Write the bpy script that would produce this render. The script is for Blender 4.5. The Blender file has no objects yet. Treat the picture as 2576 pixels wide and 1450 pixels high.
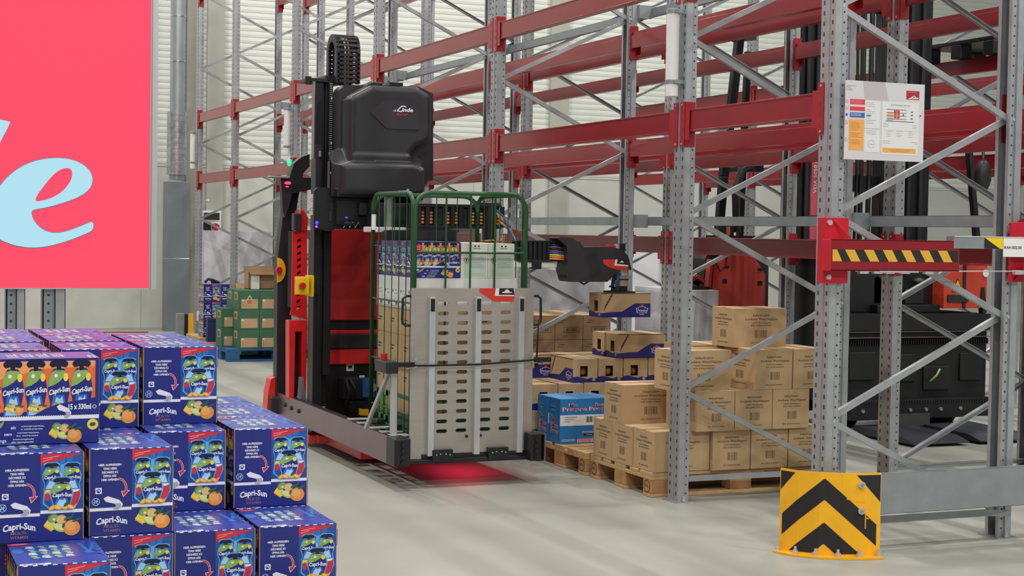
import bpy, bmesh, math, random
from mathutils import Vector, Matrix
R = math.radians
random.seed(7)
sc = bpy.context.scene
col = sc.collection

# ------------------------------------------------------------ camera
F_PX, YAW, PITCH, ROLL, CAM_H = 3970.1, 0.40093, 0.035641, 0.016141, 1.522
cam_d = bpy.data.cameras.new('camera'); cam_d.sensor_width = 36; cam_d.lens = F_PX / 2576 * 36
cam_d.clip_end = 200
cam = bpy.data.objects.new('camera', cam_d); col.objects.link(cam); sc.camera = cam
_fw = Vector((math.sin(YAW)*math.cos(PITCH), math.cos(YAW)*math.cos(PITCH), -math.sin(PITCH)))
_r = Vector((math.cos(YAW), -math.sin(YAW), 0)); _u = _r.cross(_fw)
_R = _r*math.cos(ROLL) + _u*math.sin(ROLL); _U = -_r*math.sin(ROLL) + _u*math.cos(ROLL)
_m = Matrix((( _R.x, _U.x, -_fw.x, 0), (_R.y, _U.y, -_fw.y, 0), (_R.z, _U.z, -_fw.z, CAM_H), (0, 0, 0, 1)))
cam.matrix_world = _m
# ------------------------------------------------------------ colour management, world, lamps
sc.view_settings.view_transform = 'Standard'; sc.view_settings.look = 'None'
sc.view_settings.gamma = 1; sc.view_settings.use_curve_mapping = False
sc.view_settings.exposure = 0.0
wd = bpy.data.worlds.new('world'); sc.world = wd; wd.use_nodes = True
bg = wd.node_tree.nodes['Background']; bg.inputs[0].default_value = (0.93, 0.97, 1, 1); bg.inputs[1].default_value = 0.24
def area(name, loc, sx, sy, power, rot=(0, 0, 0), colr=(1, .985, .95)):
    d = bpy.data.lights.new(name, 'AREA'); d.shape = 'RECTANGLE'; d.size = sx; d.size_y = sy; d.energy = power; d.color = colr
    o = bpy.data.objects.new(name, d); o.location = loc; o.rotation_euler = rot; col.objects.link(o); return o
for lx in (-1.5, 2.4, 7.6, 12.6):
    for ly in (-4.5, 1.5, 8.0, 14.5, 20.5):  # row behind the camera is added as front light, lower and stronger
        area('ceiling_lamp', (lx, ly, 8.5 if ly > 0 else 7.0), .16, .75, 190 if ly > 0 else 300)

# ------------------------------------------------------------ materials
def S(r, g, b):
    f = lambda c: (c/12.92 if c <= .04045 else ((c+.055)/1.055)**2.4)
    return (f(r/255), f(g/255), f(b/255))
MATS = {}
def mat(name, rgb, rough=.5, metal=0., var=.0, scale=8., emit=0., spec=.5, bump=0., coat=0., stretch=None, alpha=1.):
    if name in MATS: return MATS[name]
    m = bpy.data.materials.new(name); m.use_nodes = True; nt = m.node_tree; b = nt.nodes['Principled BSDF']
    c = S(*rgb)
    b.inputs['Base Color'].default_value = (*c, 1); b.inputs['Roughness'].default_value = rough
    b.inputs['Metallic'].default_value = metal; b.inputs['Specular IOR Level'].default_value = spec
    if coat: b.inputs['Coat Weight'].default_value = coat; b.inputs['Coat Roughness'].default_value = .15
    if alpha < 1: b.inputs['Alpha'].default_value = alpha
    if emit:
        b.inputs['Emission Color'].default_value = (*c, 1); b.inputs['Emission Strength'].default_value = emit
    if var or bump:
        tc = nt.nodes.new('ShaderNodeTexCoord'); mp = nt.nodes.new('ShaderNodeMapping'); nz = nt.nodes.new('ShaderNodeTexNoise')
        nz.inputs['Scale'].default_value = scale; nz.inputs['Detail'].default_value = 5; nz.inputs['Roughness'].default_value = .6
        nt.links.new(tc.outputs['Object'], mp.inputs[0]); nt.links.new(mp.outputs[0], nz.inputs['Vector'])
        if stretch: mp.inputs['Scale'].default_value = stretch
        if var:
            rp = nt.nodes.new('ShaderNodeValToRGB'); rp.color_ramp.elements[0].position = .3; rp.color_ramp.elements[1].position = .7
            rp.color_ramp.elements[0].color = (*[x*(1-var) for x in c], 1); rp.color_ramp.elements[1].color = (*[min(1, x*(1+var)) for x in c], 1)
            nt.links.new(nz.outputs['Fac'], rp.inputs[0]); nt.links.new(rp.outputs[0], b.inputs['Base Color'])
        if bump:
            bp = nt.nodes.new('ShaderNodeBump'); bp.inputs['Strength'].default_value = bump; bp.inputs['Distance'].default_value = .01
            nt.links.new(nz.outputs['Fac'], bp.inputs['Height']); nt.links.new(bp.outputs[0], b.inputs['Normal'])
    MATS[name] = m; return m
galv = mat('galvanised_steel', (172, 175, 177), .38, .55, .10, 14)
galvd = mat('galvanised_rail', (150, 157, 160), .4, .5, .08, 10)
hole = mat('punched_hole', (62, 64, 68), .8)
red = mat('red_beam_paint', (138, 16, 28), .33, 0, .08, 6, coat=.25)
redb = mat('red_connector_paint', (160, 14, 28), .38, 0, .05, 8, coat=.2)
redlit = mat('bright_red_paint', (196, 22, 42), .35, 0, .05, 8)
concrete = mat('precast_concrete', (196, 197, 188), .8, 0, .07, 1.2)
concreted = mat('concrete_column', (170, 170, 158), .85, 0, .08, 2)
clad = mat('wall_cladding', (214, 217, 207), .45, 0, .04, .7)
white = mat('white_plastic', (226, 226, 224), .4, 0, .03, 4)
whitet = mat('white_sheet', (225, 225, 230), .7, 0, .06, 2)
black = mat('black_plastic', (40, 40, 43), .42, 0, .08, 12)
blackm = mat('black_steel', (34, 34, 37), .38, .2, .06, 8)
truckdark = mat('truck_dark_steel', (20, 20, 23), .45, 0, .1, 5)
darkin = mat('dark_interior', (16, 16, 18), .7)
truckred = mat('truck_red', (222, 38, 40), .35, 0, .05, 5, coat=.2)
truckredd = mat('truck_red_panel', (190, 34, 36), .42, 0, .10, 2)
oran = mat('orange_red_cover', (206, 66, 44), .45, 0, .05, 3)
ssteel = mat('brushed_stainless', (176, 170, 162), .42, .55, .05, 9, stretch=(1, 1, 12))
alu = mat('aluminium', (200, 201, 202), .35, .5, .03, 6)
chansteel = mat('sign_tinted_steel', (140, 118, 126), .3, .8, .05, 5)  # pinkish reflection of the red sign put into the steel colour
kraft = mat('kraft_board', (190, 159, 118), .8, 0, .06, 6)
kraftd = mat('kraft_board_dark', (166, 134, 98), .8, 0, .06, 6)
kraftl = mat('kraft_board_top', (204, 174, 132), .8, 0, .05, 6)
tapeb = mat('packing_tape', (178, 148, 108), .25, 0, .04, 6)
inkb = mat('print_black', (72, 60, 48), .8)
inkd = mat('print_dark', (30, 28, 30), .7)
barc = mat('print_barcode', (106, 86, 62), .8)
wood = mat('pallet_wood', (196, 160, 112), .75, 0, .20, 9, stretch=(1, 6, 6), bump=.15)
woodd = mat('pallet_block_wood', (176, 132, 84), .8, 0, .2, 14, bump=.2)
palblue = mat('pallet_blue', (36, 92, 138), .7, 0, .15, 8)
yellow = mat('safety_yellow', (246, 180, 22), .45, 0, .06, 9)
yellowp = mat('estop_yellow', (240, 205, 20), .4)
tapey = mat('hazard_tape_yellow', (222, 170, 48), .5)
capb = mat('juice_carton_blue', (28, 40, 124), .35, 0, .03, 4, coat=.1)
capm = mat('juice_panel_blue', (28, 78, 158), .35, 0, .22, 14, coat=.1)
capm2 = mat('juice_panel_mid', (44, 112, 190), .35, 0, .15, 20)
capt = mat('juice_top_blue', (52, 66, 160), .32, 0, .2, 10, coat=.15)  # lighter than the sides: reflected light put into the top colour
capl = mat('juice_glow_blue', (96, 164, 218), .35, 0, .1, 14)
capic = mat('juice_ice_blue', (176, 208, 240), .4, 0, .15, 60)
capn = mat('juice_pouch_navy', (20, 22, 60), .35)
capw = mat('juice_white', (232, 232, 240), .45)
caps = mat('juice_silver_blue', (150, 170, 205), .4, 0, .3, 40)
capr = mat('juice_red', (208, 42, 62), .4)
capo = mat('juice_orange', (236, 150, 66), .45, 0, .15, 60)
capy = mat('juice_yellow', (238, 214, 84), .45, 0, .1, 50)
capg = mat('juice_green', (138, 174, 84), .45, 0, .15, 40)
capdg = mat('juice_leaf', (40, 98, 62), .5)
capbr = mat('juice_copper_print', (150, 112, 110), .5)
capor = mat('juice_orange_band', (232, 108, 60), .4, 0, .12, 12)
dgreen = mat('cage_green', (34, 84, 44), .38, 0, .12, 12)
lgreen = mat('crate_green', (88, 160, 80), .5, 0, .08, 6)
boxgreen = mat('green_carton', (62, 106, 78), .7, 0, .06, 5)
primb = mat('cookie_tray_blue', (36, 32, 116), .5, 0, .05, 6)
propb = mat('cleaner_carton_blue', (30, 122, 190), .45, 0, .05, 4)
propl = mat('cleaner_carton_light', (70, 160, 220), .45)
palebox = mat('pale_carton', (226, 230, 216), .6, 0, .03, 6)
palegr = mat('pale_print_green', (196, 214, 196), .6)
whitebox = mat('white_carton', (232, 230, 226), .6, 0, .03, 6)
greyp = mat('print_grey', (150, 150, 150), .6)
wireo = mat('orange_cable', (226, 140, 70), .45)
wirey = mat('yellow_cable', (228, 196, 60), .45)
wireb = mat('blue_cable', (40, 90, 170), .45)
wirev = mat('violet_cable', (120, 84, 130), .45)
wirek = mat('black_cable', (24, 24, 26), .5)
chrome = mat('chrome', (205, 206, 210), .18, .9)
rubber = mat('black_rubber', (22, 22, 24), .8)
ledb = mat('blue_led', (60, 60, 255), .4, emit=1.6)
ledr = mat('red_led', (255, 60, 110), .4, emit=1.6)
ledg = mat('green_led', (50, 225, 150), .4, emit=1.0)
ledm = mat('magenta_led', (220, 60, 255), .4, emit=1.6)
screen = mat('display_screen', (150, 190, 225), .3, emit=.8)

# ------------------------------------------------------------ mesh builder
_txt = {}
def text_geo(s, off=.012):
    if (s, off) in _txt: return _txt[(s, off)]
    cu = bpy.data.curves.new('t', 'FONT'); cu.body = s; cu.align_x = 'CENTER'; cu.resolution_u = 2; cu.size = 1; cu.offset = off
    o = bpy.data.objects.new('t', cu); col.objects.link(o)
    dg = bpy.context.evaluated_depsgraph_get(); dg.update()
    me = bpy.data.meshes.new_from_object(o.evaluated_get(dg))
    vs = [(v.co.x, v.co.y) for v in me.vertices]; fs = [tuple(p.vertices) for p in me.polygons]
    up = [p.normal.z for p in me.polygons]
    if up and sum(up) < 0: fs = [f[::-1] for f in fs]
    xs = [v[0] for v in vs] or [0]
    bpy.data.objects.remove(o); bpy.data.curves.remove(cu); bpy.data.meshes.remove(me)
    _txt[(s, off)] = (vs, fs, max(xs)-min(xs), (max(xs)+min(xs))/2); return _txt[(s, off)]

class MB:
    def __init__(s): s.v = []; s.f = []; s.m = []; s.sm = []; s.mats = []
    def mi(s, m):
        if m not in s.mats: s.mats.append(m)
        return s.mats.index(m)
    def add(s, vs, fs, m, smooth=False):
        n = len(s.v); k = s.mi(m); s.v += [tuple(v) for v in vs]
        for f in fs: s.f.append(tuple(i+n for i in f)); s.m.append(k); s.sm.append(smooth)
        return s
    def box(s, x0, x1, y0, y1, z0, z1, m, top=None):
        v = [(x0,y0,z0),(x1,y0,z0),(x1,y1,z0),(x0,y1,z0),(x0,y0,z1),(x1,y0,z1),(x1,y1,z1),(x0,y1,z1)]
        fs = [(0,3,2,1),(0,1,5,4),(1,2,6,5),(2,3,7,6),(3,0,4,7)]
        if top: s.add(v, fs, m); s.add(v, [(4,5,6,7)], top)
        else: s.add(v, fs+[(4,5,6,7)], m)
        return s
    def bar(s, p0, p1, w, h, m, up=(0, 0, 1)):
        p0 = Vector(p0); p1 = Vector(p1); d = (p1-p0).normalized(); up = Vector(up) if abs(d.z) < .99 else Vector((0, 1, 0))
        a = d.cross(up).normalized(); b = a.cross(d).normalized(); v = []
        for p in (p0, p1):
            for sx, sy in ((-1,-1),(1,-1),(1,1),(-1,1)): v.append(p+a*sx*w/2+b*sy*h/2)
        s.add(v, [(0,3,2,1),(4,5,6,7),(0,1,5,4),(1,2,6,5),(2,3,7,6),(3,0,4,7)], m); return s
    def cyl(s, p0, p1, r, m, n=14, r2=None, smooth=True):
        p0 = Vector(p0); p1 = Vector(p1); d = (p1-p0).normalized(); r2 = r if r2 is None else r2
        t = Vector((0,0,1)) if abs(d.z) < .9 else Vector((1,0,0)); a = d.cross(t).normalized(); b = d.cross(a)
        v = []
        for p, rr in ((p0, r), (p1, r2)):
            for i in range(n):
                q = 2*math.pi*i/n; v.append(p+a*rr*math.cos(q)+b*rr*math.sin(q))
        s.add(v, [(i, (i+1) % n, n+(i+1) % n, n+i)[::-1] for i in range(n)], m, smooth)
        s.add(v, [tuple(range(n)), tuple(range(2*n-1, n-1, -1))], m); return s
    def tube(s, pts, r, m, n=8, closed=False):
        pts = [Vector(p) for p in pts]; N = len(pts); v = []; pa = None
        for i, p in enumerate(pts):
            q0 = pts[i-1] if (i or closed) else p; q1 = pts[(i+1) % N] if (i < N-1 or closed) else p
            d = (q1-q0).normalized()
            if pa is None:
                t = Vector((0,0,1)) if abs(d.z) < .9 else Vector((1,0,0)); a = d.cross(t).normalized()
            else: a = (pa-d*pa.dot(d)).normalized()
            pa = a; b = d.cross(a)
            for k in range(n):
                q = 2*math.pi*k/n; v.append(p+a*r*math.cos(q)+b*r*math.sin(q))
        fs = []
        for i in range(N if closed else N-1):
            j = (i+1) % N
            for k in range(n): fs.append((i*n+k, j*n+k, j*n+(k+1) % n, i*n+(k+1) % n))
        if not closed: fs += [tuple(range(n)), tuple((N-1)*n+k for k in range(n-1, -1, -1))]
        s.add(v, fs, m, True); return s
    def prism(s, poly, y0, y1, m, axis='y', capm=None):
        # polygon given in (x,z) for axis y, (x,y) for axis z, (y,z) for axis x
        A = sum(poly[i][0]*poly[(i+1) % len(poly)][1]-poly[(i+1) % len(poly)][0]*poly[i][1] for i in range(len(poly)))
        if A < 0: poly = poly[::-1]
        f = {'y': lambda p, t: (p[0], t, p[1]), 'z': lambda p, t: (p[0], p[1], t), 'x': lambda p, t: (t, p[0], p[1])}[axis]
        n = len(poly); v = [f(p, y0) for p in poly]+[f(p, y1) for p in poly]
        c1 = tuple(range(n)); c2 = tuple(range(2*n-1, n-1, -1)); sd = [(i, n+i, n+(i+1) % n, (i+1) % n) for i in range(n)]
        if axis != 'y': c1 = c1[::-1]; c2 = c2[::-1]; sd = [q[::-1] for q in sd]
        s.add(v, [c1], capm or m); s.add(v, [c2]+sd, m); return s
    def ball(s, c, rx, ry, rz, m, nu=12, nv=8):
        v = []; fs = []
        for j in range(nv+1):
            t = math.pi*j/nv
            for i in range(nu):
                q = 2*math.pi*i/nu; v.append((c[0]+rx*math.sin(t)*math.cos(q), c[1]+ry*math.sin(t)*math.sin(q), c[2]+rz*math.cos(t)))
        for j in range(nv):
            for i in range(nu): fs.append((j*nu+i, (j+1)*nu+i, (j+1)*nu+(i+1) % nu, j*nu+(i+1) % nu))
        s.add(v, fs, m, True); return s
    def build(s, name, parent=None, bev=0, loc=None, rotz=0, seg=2):
        me = bpy.data.meshes.new(name); me.from_pydata(s.v, [], s.f)
        for m in s.mats: me.materials.append(m)
        me.polygons.foreach_set('material_index', s.m); me.polygons.foreach_set('use_smooth', s.sm); me.update()
        o = bpy.data.objects.new(name, me); col.objects.link(o)
        if loc: o.location = loc
        if rotz: o.rotation_euler = (0, 0, rotz)
        if parent:
            o.parent = parent
        if bev:
            b = o.modifiers.new('bevel', 'BEVEL'); b.width = bev; b.segments = seg; b.limit_method = 'ANGLE'; b.angle_limit = R(40)
        return o

class Face:
    """a printed face: unit square with origin O, edges U and V (metres); shapes sit a fraction of a millimetre proud of it"""
    def __init__(s, mb, O, U, V, lift=.0005):
        s.mb = mb; s.O = Vector(O); s.U = Vector(U); s.V = Vector(V); s.N = s.U.cross(s.V).normalized(); s.l = lift
        s.w = s.U.length; s.h = s.V.length
    def P(s, u, v, l):
        if s.w < .6: u = min(max(u, 0), 1); v = min(max(v, 0), 1)
        return s.O+s.U*u+s.V*v+s.N*s.l*l
    def poly(s, pts, m, l=1):
        A = sum(pts[i][0]*pts[(i+1) % len(pts)][1]-pts[(i+1) % len(pts)][0]*pts[i][1] for i in range(len(pts)))
        if A < 0: pts = pts[::-1]
        s.mb.add([s.P(u, v, l) for u, v in pts], [tuple(range(len(pts)))], m); return s
    def rect(s, u0, v0, u1, v1, m, l=1): return s.poly([(u0,v0),(u1,v0),(u1,v1),(u0,v1)], m, l)
    def ell(s, cu, cv, ru, rv, m, l=1, rot=0, n=16, a0=0, a1=2*math.pi):
        pts = []
        for i in range(n):
            q = a0+(a1-a0)*i/(n if a1-a0 > 6.2 else n-1); x = ru*math.cos(q); y = rv*math.sin(q)
            pts.append((cu+x*math.cos(rot)-y*math.sin(rot), cv+x*math.sin(rot)+y*math.cos(rot)))
        return s.poly(pts, m, l)
    def ring(s, cu, cv, r, t, m, l=1, n=18):   # r, t as fractions of width
        k = s.w/s.h; v = []; fs = []
        for i in range(n):
            q = 2*math.pi*i/n
            for rr in (r, r-t): v.append(s.P(cu+rr*math.cos(q), cv+rr*k*math.sin(q), l))
        for i in range(n): j = (i+1) % n; fs.append((2*i, 2*j, 2*j+1, 2*i+1))
        s.mb.add(v, fs, m); return s
    def line(s, pts, t, m, l=1):  # t in fraction of width
        k = s.w/s.h
        for (a, b), (c, d) in zip(pts, pts[1:]):
            dx = (c-a); dy = (d-b)/k; L = math.hypot(dx, dy) or 1; nx = -dy/L*t/2; ny = dx/L*t/2*k
            s.poly([(a+nx,b+ny),(c+nx,d+ny),(c-nx,d-ny),(a-nx,b-ny)], m, l)
        return s
    def text(s, t, cu, cv, h, m, l=2, width=None, arch=0, slant=0, rise=0, bold=0):
        # h cap height as a fraction of face height; width as a fraction of face width; cv = baseline
        vs, fs, W, cx = text_geo(t, .035 if bold else .012)
        if not fs: return s
        sy = h/.7; sx = sy*s.h/s.w
        if width: sx = width/W
        hw = W*sx/2 or 1
        out = []
        for x, y in vs:
            X = (x-cx)*sx; Y = y*sy
            out.append(s.P(cu+X+slant*Y*s.h/s.w, cv+Y-arch*(X/hw)**2+rise*X, l))
        s.mb.add(out, fs, m); return s
    def bars(s, u0, v0, u1, v1, m, n=14, l=2, bgm=None):
        rnd = random.Random(int(u0*1000)+n)
        if bgm: s.rect(u0-.01, v0-.01, u1+.01, v1+.01, bgm, l-1)
        x = u0; step = (u1-u0)/n
        for i in range(n):
            w = step*rnd.choice((.3, .5, .8)); s.rect(x, v0, x+w, v1, m, l); x += step
        return s

def tag(o, label=None, cat=None, group=None, kind=None):
    if label: o['label'] = label
    if cat:
        o['category'] = cat
        if not kind: o['kind'] = 'thing'
    if group: o['group'] = group
    if kind: o['kind'] = kind
    return o
def thing(name, label, cat, loc=(0, 0, 0), rotz=0, group=None):
    o = bpy.data.objects.new(name, None); col.objects.link(o); o.location = loc; o.rotation_euler = (0, 0, rotz)
    o.empty_display_size = .1
    return tag(o, label, cat, group)
def dup(o, loc, rotz=0, label=None, group=None, _p=None):
    c = o.copy(); col.objects.link(c)
    if _p is not None: c.parent = _p
    else:
        c.location = loc; c.rotation_euler = (0, 0, rotz)
        if label: c['label'] = label
        if group: c['group'] = group
    for ch in list(o.children): dup(ch, None, 0, None, None, c)
    return c
class Proto:
    """first use places the thing itself, later uses place copies"""
    def __init__(s, o): s.o = o; s.used = False
    def put(s, loc, rotz=0, label=None, group=None):
        if not s.used:
            s.used = True; s.o.location = loc; s.o.rotation_euler = (0, 0, rotz)
            if label: s.o['label'] = label
            if group: s.o['group'] = group
            return s.o
        return dup(s.o, loc, rotz, label, group)
def holes_plate(outer, holes, y0, y1, m, name, parent, bev=0, extra=None):
    """flat plate in the xz plane with real openings"""
    cu = bpy.data.curves.new('p', 'CURVE'); cu.dimensions = '2D'; cu.fill_mode = 'BOTH'; cu.extrude = abs(y1-y0)/2
    for lp in [outer]+holes:
        sp = cu.splines.new('POLY'); sp.points.add(len(lp)-1); sp.use_cyclic_u = True
        for i, (x, z) in enumerate(lp): sp.points[i].co = (x, z, 0, 1)
    o = bpy.data.objects.new('p', cu); col.objects.link(o)
    dg = bpy.context.evaluated_depsgraph_get(); dg.update(); me = bpy.data.meshes.new_from_object(o.evaluated_get(dg))
    ym = (y0+y1)/2; mb = extra or MB()
    vs = [(v.co.x, ym-v.co.z, v.co.y) for v in me.vertices]
    mb.add(vs, [tuple(p.vertices) for p in me.polygons], m)
    bpy.data.objects.remove(o); bpy.data.curves.remove(cu); bpy.data.meshes.remove(me)
    return mb.build(name, parent, bev)
def slot(cx, cz, w, h, n=5):
    r = h/2; p = []
    for sx, a in ((1, -math.pi/2), (-1, math.pi/2)):
        for i in range(n): q = a+math.pi*i/(n-1); p.append((cx+sx*(w/2-r)+r*math.cos(q), cz+r*math.sin(q)))
    return p
def ordn(i): return ['first','second','third','fourth','fifth','sixth','seventh','eighth','ninth'][i]
# ============================================================ the hall
WY = 23.35
MB().add([(-4,-3,0),(26,-3,0),(26,WY+.3,0),(-4,WY+.3,0)], [(0,1,2,3)], mat('floor_concrete', (160,160,150), .45, 0, .07, .9, spec=.35)).build('floor')['kind'] = 'structure'
fm = MATS['floor_concrete'].node_tree
def wall():
    m = MB(); m.box(-4, 26, WY, WY+.3, 0, 2.43, concrete); m.box(-4, 26, WY+.12, WY+.3, 2.43, 8.5, clad)
    z = 2.43; p = .092
    while z < 8.4:
        v = []
        for x in (-4, 26):
            v += [(x, WY+.024, z), (x, WY+.016, z+.007), (x, WY+.012, z+.045), (x, WY+.016, z+p-.008), (x, WY+.024, z+p)]
        m.add(v, [(i, i+5, i+6, i+1)[::1] for i in range(4)], clad); z += p
    m.box(-4, 26, WY-.01, WY+.1, 2.405, 2.43, clad)
    for x in (1.2, 4.0, 9.2, 14.4, 19.6): m.box(x, x+.012, WY-.002, WY, 0, 2.4, concreted)
    m.box(-4, 26, WY-.02, WY, 0, .03, concreted)
    o = m.build('wall_back'); o['kind'] = 'structure'
    for i, (a, b) in enumerate(((4.64, 4.80), (4.94, 5.19), (10.5, 10.82), (16.2, 16.5))):
        c = MB().box(a, b, WY-.06, WY, 0, 8.5, concreted).build('trim_%d' % (i+1)); c['kind'] = 'structure'
wall()
# ============================================================ racks
BAY = 2.8; PW = .12; D = 1.133
YP = [6.435, 7.881, 10.681, 13.481, 16.281, 19.081, 21.164]
LOW, UP, TOP, B0 = 2.222, 3.033, 4.66, 1.5
PH = 5.6
def post_mesh(m, x0, sgn, H=PH):
    X = lambda t: x0+sgn*t
    def bx(a, b, y0, y1, z0, z1, mm): m.box(min(X(a), X(b)), max(X(a), X(b)), y0, y1, z0, z1, mm)
    bx(0, .003, -.06, .06, .0, H, galv)
    for s in (-1, 1):
        y0, y1 = (s*.06, s*.057) if s < 0 else (.057, .06)
        bx(.003, .040, min(y0, y1), max(y0, y1), 0, H, galv)
        bx(.038, .040, min(s*.048, s*.06), max(s*.048, s*.06), 0, H, galv)
        bx(.040, .072, min(s*.048, s*.051), max(s*.048, s*.051), 0, H, galv)
        bx(.070, .072, min(s*.028, s*.051), max(s*.028, s*.051), 0, H, galv)
    # raised middle rib of the front web
    bx(-.004, 0, -.014, .014, 0, H, galv)
    z = .05; V = []; Fq = []
    def q(pts):
        n = len(V); V.extend(pts); Fq.append(tuple(range(n, n+len(pts))))
    while z < H-.03:
        for yc in (-.036, .036):
            a = [(X(-.0008), yc-.006, z-.010), (X(-.0008), yc+.006, z-.010), (X(-.0008), yc+.006, z+.010), (X(-.0008), yc-.006, z+.010)]
            q(a if sgn < 0 else a[::-1])
        for s in (-1, 1):
            a = [(X(.055+0.0055*math.cos(t*math.pi/4)), s*.0518, z+0.0055*math.sin(t*math.pi/4)) for t in range(8)]
            q(a if (s < 0) == (sgn > 0) else a[::-1])
        # inner side of the web
        for yc in (-.036, .036):
            a = [(X(.0038), yc-.006, z-.010), (X(.0038), yc+.006, z-.010), (X(.0038), yc+.006, z+.010), (X(.0038), yc-.006, z+.010)]
            q(a[::-1] if sgn < 0 else a)
        z += .05
    m.add(V, Fq, hole)
def make_frame():
    t = thing('rack_upright_frame', 'x', 'rack frame')
    for x0, s in ((0, 1), (D, -1)):
        m = MB(); post_mesh(m, x0, s); p = m.build('post', t)
        xc = x0+s*.035
        f = MB().box(xc-.06, xc+.06, -.075, .075, 0, .006, galv)
        for y in (-.067, .067): f.cyl((xc, y, .006), (xc, y, .035), .008, alu, 8); f.cyl((xc, y, .008), (xc, y, .02), .013, alu, 6, smooth=False)
        f.build('foot_plate', p)
    fx, rx = .045, D-.045
    nodes = [(rx, .13)]; z = .63; side = 0
    while z < PH-.1:
        nodes.append((fx if side == 0 else rx, z)); side ^= 1; z += .5
    for i, ((a, za), (b, zb)) in enumerate(zip(nodes, nodes[1:])):
        yo = .012 if i % 2 else -.012
        m = MB(); s = 1 if b > a else -1
        m.bar((a, yo-.012, za), (b, yo-.012, zb), .003, .030, galv); m.bar((a, yo+.002, za+.0135), (b, yo+.002, zb+.0135), .028, .003, galv)
        m.bar((a, yo+.002, za-.0135), (b, yo+.002, zb-.0135), .028, .003, galv)
        m.build('brace', t)
    m = MB().bar((fx, -.012, .125), (rx, -.012, .125), .003, .032, galv); m.bar((fx, .002, .139), (rx, .002, .139), .028, .003, galv); m.build('brace', t)
    m = MB()
    for a, za in nodes: m.cyl((a, -.056, za), (a, -.048, za), .009, alu, 6, smooth=False)
    m.build('brace_bolts', t)
    return t
def make_beam(L, end='normal'):
    t = thing('rack_beam', 'x', 'rack beam')
    m = MB().box(.002, .047, .008, L-.008, -.123, 0, red)
    m.box(.047, .055, .008, L-.008, -.123, -.028, red)
    m.box(-.001, .002, .008, L-.008, -.123, -.115, red); m.box(-.001, .002, .008, L-.008, -.010, 0, red)
    m.build('beam_profile', t, .003)
    for y0, s in ((0, 1), (L, -1)):
        c = MB(); a, b = sorted((y0-s*.004, y0+s*.010)); c.box(-.004, .058, a, b, -.205, .045, redb)
        a, b = sorted((y0-s*.045, y0+s*.004)); c.box(-.009, -.004, a, b, -.205, .045, redb)
        a, b = sorted((y0+s*.004, y0+s*.055)); c.box(-.006, -.002, a, b, -.17, .01, redb)
        for z in (-.19, .03): c.cyl((-.012, y0-s*.024, z), (-.009, y0-s*.024, z), .006, alu, 8)
        for k in range(4): c.box(-.0095, -.0085, min(y0-s*.01, y0-s*.018), max(y0-s*.01, y0-s*.018), -.17+k*.05, -.148+k*.05, hole)
        c.build('beam_connector', t, .001)
    return t
frame = Proto(make_frame())
beams = {}
ROWN = {'A': 'aisle-side', 'B': 'middle', 'C': 'far'}
def rack_row(row, x0, ys, levels, skip=()):
    for k, y in enumerate(ys):
        frame.put((x0+(D if row != 'A' else 0), y, 0), math.pi if row != 'A' else 0, 'galvanised upright frame, %s from the camera in the %s rack row' % (ordn(k), ROWN[row]), 'upright frames of the %s rack row' % ROWN[row])
    for k in range(len(ys)-1):
        L = round(ys[k+1]-ys[k]-PW, 3)
        for nm, z in levels:
            if (k, nm) in skip: continue
            for side in ('front', 'rear'):
                if L not in beams: beams[L] = Proto(make_beam(L))
                lb = 'red %s beam, %s level, %s bay from the camera in the %s rack row' % (side, nm, ordn(k), ROWN[row])
                if side == 'front': beams[L].put((x0, ys[k]+PW/2, z), 0, lb, 'beams of the %s rack row' % ROWN[row])
                else: beams[L].put((x0+D, ys[k+1]-PW/2, z), math.pi, lb, 'beams of the %s rack row' % ROWN[row])
XA = 4.357; XB = 5.80; XC = 8.68
rack_row('A', XA, YP, (('lower', LOW), ('upper', UP), ('top', TOP)))
rack_row('B', XB, YP, (('bottom', B0), ('lower', LOW), ('upper', UP), ('top', TOP)))
rack_row('C', XC, [8.6, 11.42, 14.24, 17.06], (('lower', LOW), ('upper', UP), ('top', TOP)))
# galvanised backstop rails in the gap behind the aisle-side row
def make_rail(L):
    t = thing('backstop_rail', 'x', 'rail')
    m = MB().box(0, .003, 0, L, -.032, .032, galvd); m.box(0, .035, 0, L, .029, .032, galvd); m.box(0, .035, 0, L, -.032, -.029, galvd); m.build('rail_profile', t)
    for y in (.06, L-.06):
        MB().box(-.11, .0, y-.004, y, -.05, .05, galvd).box(-.114, -.11, y-.02, y+.02, -.05, .05, galvd).build('bracket', t, .001)
    return t
rails = {}
for k in range(len(YP)-1):
    L = round(YP[k+1]-YP[k]-.02, 3)
    for nm, z in (('low', 1.618), ('high', 3.19)):
        if L not in rails: rails[L] = Proto(make_rail(L))
        rails[L].put((XA+D+.115, YP[k]+.01, z), 0, '%s galvanised backstop rail behind the aisle-side rack, %s bay from the camera' % (nm, ordn(k)), 'backstop rails')
# white tubes strapped to posts
def make_tube():
    t = thing('protective_tube', 'x', 'tube')
    m = MB(); n = 14; v = []
    m.cyl((0, 0, 0), (0, 0, .49), .037, white, 18); m.box(-.004, .004, -.039, -.036, .0, .49, white); m.build('tube_body', t)
    for z in (.07, .465):
        c = MB().cyl((0, 0, z), (0, 0, z+.022), .0395, galvd, 18); c.box(0, .075, -.045, -.037, z, z+.022, galvd); c.box(-.012, .01, -.05, -.038, z+.002, z+.02, galvd); c.build('clamp', t)
    return t
tb = Proto(make_tube())
for k, w in ((1, 'second'), (4, 'fifth'), (6, 'seventh')):
    tb.put((XA-.052, YP[k]+.01, 2.30), 0, 'white vertical tube clamped to the %s aisle-side rack post from the camera' % w, 'white tubes on the aisle-side posts')

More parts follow.
